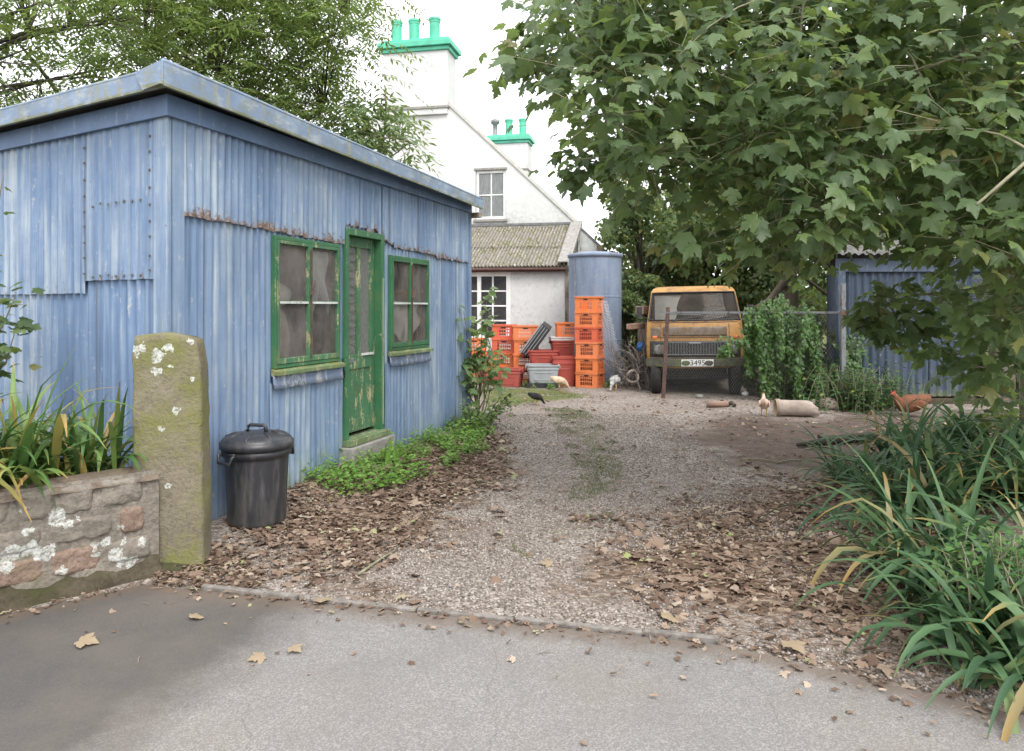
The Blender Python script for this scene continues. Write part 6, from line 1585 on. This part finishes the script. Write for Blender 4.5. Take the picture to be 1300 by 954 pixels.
# ash trees behind the pale blue shed
def ash(name, label, base, trunks, limbs_, poly, ncl, dep, leafl, seed, mat='leaf_ash', nleaf=(7, 13), rad=.45, extra=(), bark='bark_dark', r0=.11):
    r = np.random.default_rng(seed); t = thing(name, label, 'tree', base); bo = Vector(base); mb = MB(); skel = []
    for pth, a, b in trunks:
        pth = [Vector(q) for q in pth]; k = len(pth)-1; mb.tube([p-bo for p in pth], [a+(b-a)*i/k for i in range(k+1)], 9); skel += pth
    for i, (a, b, w) in enumerate(limbs_):
        pth = limb_path(a, b, .08, 8, i*2.3+seed); mb.tube([p-bo for p in pth], [w+(.008-w)*j/8 for j in range(9)], 7); skel += pth
    sk = np.array([list(p) for p in skel]); pc = sample_poly(poly, ncl); cen = [np.array(at(px, py, r.uniform(*dep))) for px, py in pc]+[np.array(at(*q)) for q in extra]
    cen = [c for c in cen if c[2] > 3.25 or extra]
    P, D, U, S = [], [], [], []
    for ci, c in enumerate(cen):
        a = Vector(sk[np.argmin(((sk-c)**2).sum(1))])
        if (a-Vector(c)).length < 3: mb.tube([p-bo for p in limb_path(a, Vector(c), .05, 4, ci*1.3)], [.014, .011, .008, .006, .004], 4, cap=False)
        for q in range(int(r.integers(*nleaf))):
            o = r.normal(0, 1, 3)*[rad, rad, rad*.6]; az = r.uniform(0, 2*PI); dd = nrm(np.array([math.cos(az), math.sin(az), r.uniform(-.9, .2)])); L = leafl*r.uniform(.7, 1.2)*3.2
            side = nrm(np.cross(dd, [0, 0, 1.0])); up = np.cross(side, dd)
            mid = c+o+dd*L*.5; 
            for s in range(5):
                f = .22+.19*s; pt = c+o+dd*L*f+np.array([0, 0, -.12*L*f*f])
                for sg in (-1, 1):
                    P.append(pt); D.append(side*sg*.9+dd*.55+np.array([0, 0, -.25])+r.normal(0, .12, 3)); U.append(up+r.normal(0, .25, 3)); S.append(leafl*r.uniform(.8, 1.15))
            P.append(c+o+dd*L*.98); D.append(dd); U.append(up); S.append(leafl)
    mb.build('trunk', bark, t, smooth=True)
    V, T = scat(*SLIM, np.array(P), np.array(D), np.array(U), np.array(S)); fast('crown', V-np.array(bo), T, mat, t); return t
b1 = (-5.6, 11.5, 0)
tk1 = [((-5.6, 11.5, -.1), (-5.5, 11.4, 1), (-5.45, 11.3, 2), (-5.4, 11.2, 2.9)), .2, .14]
f1 = Vector((-5.42, 11.25, 2.6)); f2 = Vector((-5.4, 11.2, 2.9))
ash('ash_tree', 'tall feathery leaved tree rising behind the pale blue shed roof', b1, [tk1],
    [(f1, at(240, 60, 10), .06), (f1, at(120, 90, 9.5), .06), (f1, at(400, 60, 10.5), .06), (f2, at(330, -20, 10), .06), (f2, at(440, 20, 11), .05), (f1, at(0, 30, 9.5), .07), (f2, at(180, -60, 10), .06), (Vector((-5.5, 11.4, 2.8)), at(300, 130, 10), .05), (f1, at(410, 140, 10.3), .045), (Vector((-5.5, 11.4, 3)), at(40, 120, 9.5), .06), (f1, at(280, 90, 9.6), .05)],
    [(150, -90), (455, -90), (452, 10), (438, 70), (424, 130), (405, 190), (360, 175), (260, 120), (215, 90), (150, 70)], 335, (8.8, 12), .112, 101, rad=.36)
b2 = (-8.2, 9.0, 0)
g1, g2 = Vector((-8.0, 9.0, 3.0)), Vector((-7.9, 8.95, 3.5))
ash('ash_tree', 'darker feathery leaved tree overhanging the end wall of the pale blue shed', b2, [[((-8.2, 9, -.1), (-8.1, 9, 2), (-8.0, 9, 3.0), (-7.9, 8.95, 3.5)), .2, .12]],
    [(g2, at(60, 0, 8), .07), (g1, at(90, 100, 8.5), .06), (g2, at(130, 30, 8.5), .06), (g1, at(-60, 80, 7.5), .06), (g2, at(10, -80, 7.5), .06), (g1, at(40, 60, 8.2), .05), (g2, at(190, 20, 9), .05), (g1, at(150, 85, 9), .04)],
    [(-220, -120), (190, -120), (205, -10), (200, 95), (130, 130), (0, 165), (-220, 200)], 180, (7.4, 10), .105, 102, rad=.38)
# young ash shoot growing over the roof edge
b3 = tuple(shed_w(4.35, 1.5, 0)); b3 = (b3[0]-2.0, b3[1]+1.9, 0)
b3 = (-2.75, 12.6, 0)
ash('ash_sapling', 'young ash with pointed leaflets leaning over the far end of the shed roof', b3, [[((-2.75, 12.6, -.1), (-2.5, 12, 1.5), (-2.1, 11, 3), (-1.75, 10.2, 3.9)), .05, .015]], [((-2.1, 11, 3), at(470, 160, 10.2), .015), ((-1.75, 10.2, 3.9), at(490, 115, 10.2), .012), ((-2.0, 10.8, 3.3), at(520, 180, 10), .012), ((-2.1, 11, 3), at(440, 170, 10.4), .015)],
    [(440, 150), (478, 120), (500, 130), (515, 170), (528, 185), (505, 198), (470, 190), (440, 180)], 44, (9.7, 10.7), .15, 103, 'leaf_ash_near', (2, 4), .12, ((488, 108, 10.2), (484, 120, 10.2), (478, 132, 10.2), (528, 188, 10), (520, 195, 10), (450, 165, 10.3), (430, 160, 10.3)), 'bark_pale')

# background trees and shrubs: crowns made of leaf clumps
def bush(name, label, base, rad, hgt_, nl, leaf, mat, seed, cat='tree', trunk=.12, group=None, z0=.0, nb=16, tmpl=SIMP):
    r = np.random.default_rng(seed); t = thing(name, label, cat, base, 0, group); mb = MB()
    if trunk: mb.tube([(0, 0, -.1), (.05, 0, hgt_*.3), (-.08, .05, hgt_*.55), (0, 0, hgt_*.85)], [trunk, trunk*.8, trunk*.5, trunk*.2], 8)
    blobs = []
    for i in range(nb):
        az = r.uniform(0, 2*PI); q = math.sqrt(r.uniform(0, 1)); z = z0+(hgt_-z0)*r.uniform(.08, .95); k = math.sin(PI*min(1, max(.0, (z-z0)/(hgt_-z0)*.82+.14)))**.6
        c = np.array([math.cos(az)*q*rad[0]*k, math.sin(az)*q*rad[1]*k, z]); blobs.append((c, r.uniform(.28, .5)*min(rad)))
        if trunk: mb.tube([(0, 0, max(.1, z*.6)), tuple(c*[.55, .55, .9]), tuple(c)], [trunk*.3, trunk*.2, .008], 5)
    P, D, U = [], [], []
    w = np.array([b[1]**2 for b in blobs]); w /= w.sum()
    for (c, br), f in zip(blobs, w):
        n = int(nl*f)+1; d = nrm(r.normal(0, 1, (n, 3))); rr_ = br*(r.uniform(.3, 1, (n, 1))**.5)*(1+.25*np.sin(d[:, :1]*5+c[0]*3)*np.sin(d[:, 2:]*6))
        P.append(c+d*rr_*[1, 1, .8]); D.append(d*.5+r.normal(0, .5, (n, 3))+[0, 0, -.45]); U.append(d*.9+r.normal(0, .4, (n, 3))+[0, 0, .45])
    P = np.concatenate(P); P[:, 2] = np.maximum(P[:, 2], .03)
    if trunk: mb.build('trunk', 'bark_dark', t, smooth=True)
    V, T = scat(*tmpl, P, np.concatenate(D), np.concatenate(U), r.uniform(.65, 1.2, len(P))*leaf); fast('crown' if cat == 'tree' else 'foliage', V, T, mat, t); return t
GB = 'trees behind the van'
bg = [  # px, d, rx, ry, h, n, leaf, mat, label
 (815, 18.5, 1.5, 1.4, 4.4, 8000, .13, 'leaf_dark', 'dark dense bush tree rising directly behind the tank side'),
 (812, 22.5, 2.2, 1.8, 6.4, 7000, .16, 'leaf_mid', 'yellowish green tree behind the dark bush tree by the tank'),
 (900, 19.5, 2.1, 1.8, 4.8, 9000, .14, 'leaf_dark', 'dark tree standing straight behind the van roof'),
 (985, 20.0, 2.2, 1.8, 5.2, 8000, .15, 'leaf_mid', 'tree with mixed green leaves behind the ivy clad fence'),
 (1060, 18.5, 2.2, 1.8, 6.5, 8000, .14, 'leaf_dark', 'dark tree behind the tin shed corner'),
 (1180, 19.0, 2.8, 2.0, 8.0, 9000, .16, 'leaf_dark', 'tall dark tree behind the tin shed roof'),
 (1330, 17.5, 3.0, 2.2, 8.5, 8000, .16, 'leaf_mid', 'tall tree beyond the far end of the tin shed'),
 (960, 26.0, 3.6, 2.5, 9.0, 7000, .2, 'leaf_dark', 'tall dark tree furthest back behind the van'),
 (1130, 26.0, 3.6, 2.5, 10.5, 7000, .2, 'leaf_dark', 'tallest tree far behind the tin shed')]
for k, (px, d, rx, ry, h, n, lf_, mt_, lb) in enumerate(bg): bush('bushy_tree', lb, ((px-CX)/F*d, d, 0), (rx, ry), h, n, lf_, mt_, 200+k, 'tree', .16, GB, nb=20)
# trunk showing between van and tin shed, with its leaning bough
tt = thing('ivy_tree', 'bare dark tree trunk between the van and the tin shed with a leaning bough', 'tree', ((1004-CX)/F*16, 16, 0))
mb = MB(); mb.tube([(0, 0, -.1), (.02, 0, 1.2), (-.02, 0, 2.4), (.05, 0, 3.6), (0, 0, 5.5)], [.2, .16, .14, .12, .06], 10)
mb.tube([(-.9, -.3, 1.55), (-.5, -.2, 1.75), (-.2, -.1, 2.1), (.0, 0, 2.4)], [.05, .08, .09, .10], 8)
mb.tube([(-1.1, -.4, 1.25), (-.4, -.3, 1.35), (.5, -.3, 1.2)], [.05, .06, .05], 8)
mb.build('trunk', 'bark', tt, smooth=True)
r = np.random.default_rng(9); P = np.concatenate([r.normal([0, 0, 4.6], [.9, .9, .7], (2600, 3)), r.normal([-.7, -.2, 3.7], [.6, .5, .5], (1400, 3))]); n = len(P)
V, T = scat(*SIMP, P, r.normal(0, .6, (n, 3))+[0, 0, -.4], r.normal(0, .5, (n, 3))+[0, -.3, .8], r.uniform(.08, .15, n)); fast('crown', V, T, 'leaf_dark', tt)

# ivy smothering the fence and the low undergrowth around it
iv = thing('ivy', 'bright green ivy hanging in curtains over the fence between van and tin shed', 'ivy', (at(990, 0, 12.7).x, 12.7, 0))
r = np.random.default_rng(77); P, D, U, S = [], [], [], []
mb = MB()
for i in range(60):
    x = r.uniform(-.62, .55); top = 1.62-.5*abs(x+.05)**1.5+r.normal(0, .12); y = r.normal(-.05, .16); z = top; 
    L = r.uniform(.4, 1.5); npt = int(L/.045); pth = [(x, y, z)]
    for k in range(npt):
        x += r.normal(0, .014); y += r.normal(-.004, .012); z -= .045
        if z < .05: break
        pth.append((x, y, z))
        for q in range(3):
            a = r.uniform(PI, 2*PI); P.append((x+r.normal(0, .03), y+r.normal(-.02, .035), z)); D.append((math.cos(a)*.5, -.3, -.7+r.normal(0, .25))); U.append((r.normal(0, .5), -1, .7+r.normal(0, .4))); S.append(r.uniform(.045, .085))
    if len(pth) > 2: mb.tube(pth[::2] if len(pth) > 4 else pth, .004, 4, cap=False)
for i in range(16):        # a trailing shoot reaching across the van nose
    x = -.70+r.uniform(-.32, .25); z = 1.0+.25*(x+.6)+r.normal(0, .06)
    for q in range(9): P.append((x+r.normal(0, .05), -.1+r.normal(0, .05), z+r.normal(0, .04))); D.append((r.normal(0, .6), -.3, -.4)); U.append((r.normal(0, .4), -.6, 1)); S.append(r.uniform(.05, .08))
mb.build('stem', 'bark', iv)
IVY = ([(0, 0, 0), (.42, -.08, .06), (.36, .35, .05), (.2, .5, .02), (0, 1, -.1), (-.2, .5, .02), (-.36, .35, .05), (-.42, -.08, .06), (0, .3, -.02)], [(8, i, (i+1) % 8) for i in range(8)])
V, T = scat(*IVY, np.array(P), np.array(D), np.array(U), np.array(S)); fast('foliage', V, T, 'leaf_ivy', iv)
for k, (px, d, rx, h, n, mt_, lb) in enumerate(((985, 13.6, .8, 1.75, 3200, 'leaf_dark', 'dark undergrowth filling the fence corner behind the ivy'), (1042, 13.2, .45, 1.5, 1500, 'leaf_dark', 'dark creeper climbing beside the tin shed corner'), (795, 16.8, .5, 1.9, 2600, 'leaf_dark', 'ivy clad hedge end between tank and van'), (812, 17.2, .8, 2.4, 2600, 'leaf_dark', 'taller dark hedge shrub behind the timber ends'))):
    bush('shrub', lb, ((px-CX)/F*d, d, 0), (rx, .5), h, n, .085, mt_, 300+k, 'shrub', .04, 'shrubs round the van', nb=14, tmpl=IVY)
for k, (px, d, rx, h, n, lb) in enumerate(((1290, 12.6, .75, 2.3, 3200, 'dark shrub filling the gap past the far end of the tin shed'), (1400, 12.0, 1.1, 2.8, 3600, 'tall dark shrub furthest along beyond the tin shed'))): bush('shrub', lb, ((px-CX)/F*d, d, 0), (rx, .6), h, n, .10, 'leaf_dark', 340+k, 'shrub', .04, 'shrubs beyond the tin shed', nb=14)
cx_ = at(1083, 0, 12.1).x; P, D, U, S = [], [], [], []
cr_ = thing('creeper', 'narrow green creeper climbing the front of the tin shed next to the brown post', 'creeper', (cx_+.05, 12.2, 0)); mb = MB()
for i in range(9):
    x, z = r.normal(0, .06), 0; pth = [(x, 0, 0)]
    while z < r.uniform(.9, 1.5):
        z += .05; x += r.normal(0, .015); pth.append((x, .06, z))
        for q in range(2): P.append((x+r.normal(0, .04), .0+r.normal(0, .03), z)); D.append((r.normal(0, .5), -.3, -.6)); U.append((r.normal(0, .4), -1, .6)); S.append(r.uniform(.05, .09))
    mb.tube(pth, .005, 4, cap=False)
mb.build('stem', 'bark', cr_); V, T = scat(*IVY, np.array(P), np.array(D), np.array(U), np.array(S)); fast('foliage', V, T, 'leaf_ivy', cr_)

# bramble and rose shrub at the far corner of the pale blue shed
def spray(name, label, base, stems, nl, leaf, mat, seed, tmpl, cat='shrub', rad=.16, wood='bark', low=.25):
    r = np.random.default_rng(seed); t = thing(name, label, cat, base); mb = MB(); P, D, U, S = [], [], [], []; bo = Vector(base)
    for i, q in enumerate(stems):
        b = Vector(q)-bo; pth = limb_path((0, 0, 0), b, .0, 6, seed+i, .12); mb.tube(pth, [.014, .012, .010, .008, .006, .005, .003], 6)
        for j in range(nl):
            f = r.uniform(low, 1.02); k = min(5, int(f*6)); p = np.array(pth[k].lerp(pth[k+1], f*6-k)); P.append(p+r.normal(0, 1, 3)*rad*(1.15-f*.6)); a = r.uniform(0, 2*PI)
            D.append((math.cos(a), math.sin(a), r.uniform(-.8, .1))); U.append((r.normal(0, .35), r.normal(-.3, .35), 1)); S.append(leaf*r.uniform(.6, 1.2))
    mb.build('stem', wood, t, smooth=True); V, T = scat(*tmpl, np.array(P), np.array(D), np.array(U), np.array(S)); fast('foliage', V, T, mat, t); return t
cb = shed_w(5.42, -.12); cb.z = gz(cb.x, cb.y)
spray('corner_shrub', 'leafy tall shrub growing at the far corner of the pale blue shed', cb, [at(622, 366, 10.2), at(612, 395, 10.1), at(628, 400, 10.3), at(600, 410, 10), at(618, 430, 10), at(596, 460, 9.9), at(632, 450, 10.2), at(604, 440, 9.9), at(588, 395, 9.75), at(640, 470, 10), at(590, 470, 9.7)], 20, .115, 'leaf_shrub', 5, SYC[0], rad=.075, low=.5)
cb2 = shed_w(5.2, -.24); cb2.z = gz(cb2.x, cb2.y)
spray('bramble', 'low bramble with reddish leaves at the shed corner foot', cb2, [at(635, 505, 9.4), at(650, 498, 9.5), at(598, 520, 9.4), at(612, 530, 9.2), at(590, 510, 9.6), at(625, 520, 9.2), at(655, 505, 9.6), at(578, 530, 9.3)], 40, .075, 'leaf_bramble', 8, SIMP, rad=.07, low=.2)
# evergreen shrub at the frame edge over the wall bed
spray('laurel', 'dark leaved shrub at the frame edge standing in the wall bed', (-3.95, 4.9, .5), [at(20, 375, 4.9), at(5, 400, 4.8), at(-30, 380, 4.9), at(18, 425, 4.8), at(-10, 440, 4.7), at(-60, 330, 5), at(-40, 250, 5), at(5, 215, 5), at(-30, 210, 5), at(-80, 400, 4.8), at(-100, 300, 5)], 46, .085, 'leaf_dark', 12, SYC[2], rad=.11, low=.35)

# far woodland closing the view behind everything
n = 9000; r = np.random.default_rng(4); x = r.uniform(-45, 60, n); y = r.uniform(44, 50, n); P = np.stack([x, y, r.uniform(0, 1, n)*(3.4+.9*np.sin(x*.5)+.5*np.sin(x*1.7))], 1)
V, T = scat(*SIMP, P, r.normal(0, .6, (n, 3))+[0, 0, -.3], r.normal(0, .5, (n, 3))+[0, -.6, .6], r.uniform(.5, 1.0, n)); tag(fast('distant_wood', V, T, 'leaf_dark'), kind='stuff')

# ------------------------------------------------------------------ light, sky, camera
EL, AZI = R(52), R(158)
w = bpy.data.worlds.new('World'); SC.world = w; w.use_nodes = True; nt = w.node_tree; nt.nodes.clear()
sky = nt.nodes.new('ShaderNodeTexSky'); sky.sky_type = 'NISHITA'; sky.sun_disc = False; sky.sun_elevation = EL; sky.sun_rotation = AZI; sky.air_density = 1.0; sky.dust_density = 4.0; sky.ozone_density = 1.0
hs = nt.nodes.new('ShaderNodeHueSaturation'); hs.inputs['Saturation'].default_value = .22; nt.links.new(sky.outputs[0], hs.inputs['Color'])
mx = nt.nodes.new('ShaderNodeMix'); mx.data_type = 'RGBA'; mx.inputs[0].default_value = .68; nt.links.new(hs.outputs[0], mx.inputs[6]); mx.inputs[7].default_value = (9.0, 9.15, 9.5, 1)   # cloud layer
bgn = nt.nodes.new('ShaderNodeBackground'); bgn.inputs[1].default_value = .10; nt.links.new(mx.outputs[2], bgn.inputs[0])
wo = nt.nodes.new('ShaderNodeOutputWorld'); nt.links.new(bgn.outputs[0], wo.inputs[0])
sl = bpy.data.lights.new('sun', 'SUN'); sl.energy = .85; sl.angle = R(28); sl.color = (1, .96, .90)
so_ = bpy.data.objects.new('sun', sl); COL.objects.link(so_)
sd = Vector((math.sin(AZI)*math.cos(EL), math.cos(AZI)*math.cos(EL), math.sin(EL))); so_.rotation_euler = sd.to_track_quat('Z', 'Y').to_euler(); so_.location = sd*40
cam = bpy.data.cameras.new('camera'); co = bpy.data.objects.new('camera', cam); COL.objects.link(co)
co.location = (0, 0, EYE); co.rotation_euler = (R(90), 0, 0); cam.sensor_fit = 'HORIZONTAL'; cam.sensor_width = 36; cam.lens = 36*F/1300; cam.shift_y = -(477-HY)/1300; cam.clip_end = 2000; cam.clip_start = .05
SC.camera = co
SC.view_settings.view_transform = 'Standard'; SC.view_settings.look = 'None'; SC.view_settings.gamma = 1; SC.view_settings.exposure = 1.53
try: SC.view_settings.use_curve_mapping = False
except Exception: pass
SC.render.engine = 'CYCLES'
c = SC.cycles; c.use_denoising = True; c.max_bounces = 12; c.diffuse_bounces = 10; c.glossy_bounces = 3; c.transmission_bounces = 10; c.transparent_max_bounces = 8; c.use_adaptive_sampling = True; c.adaptive_threshold = .02
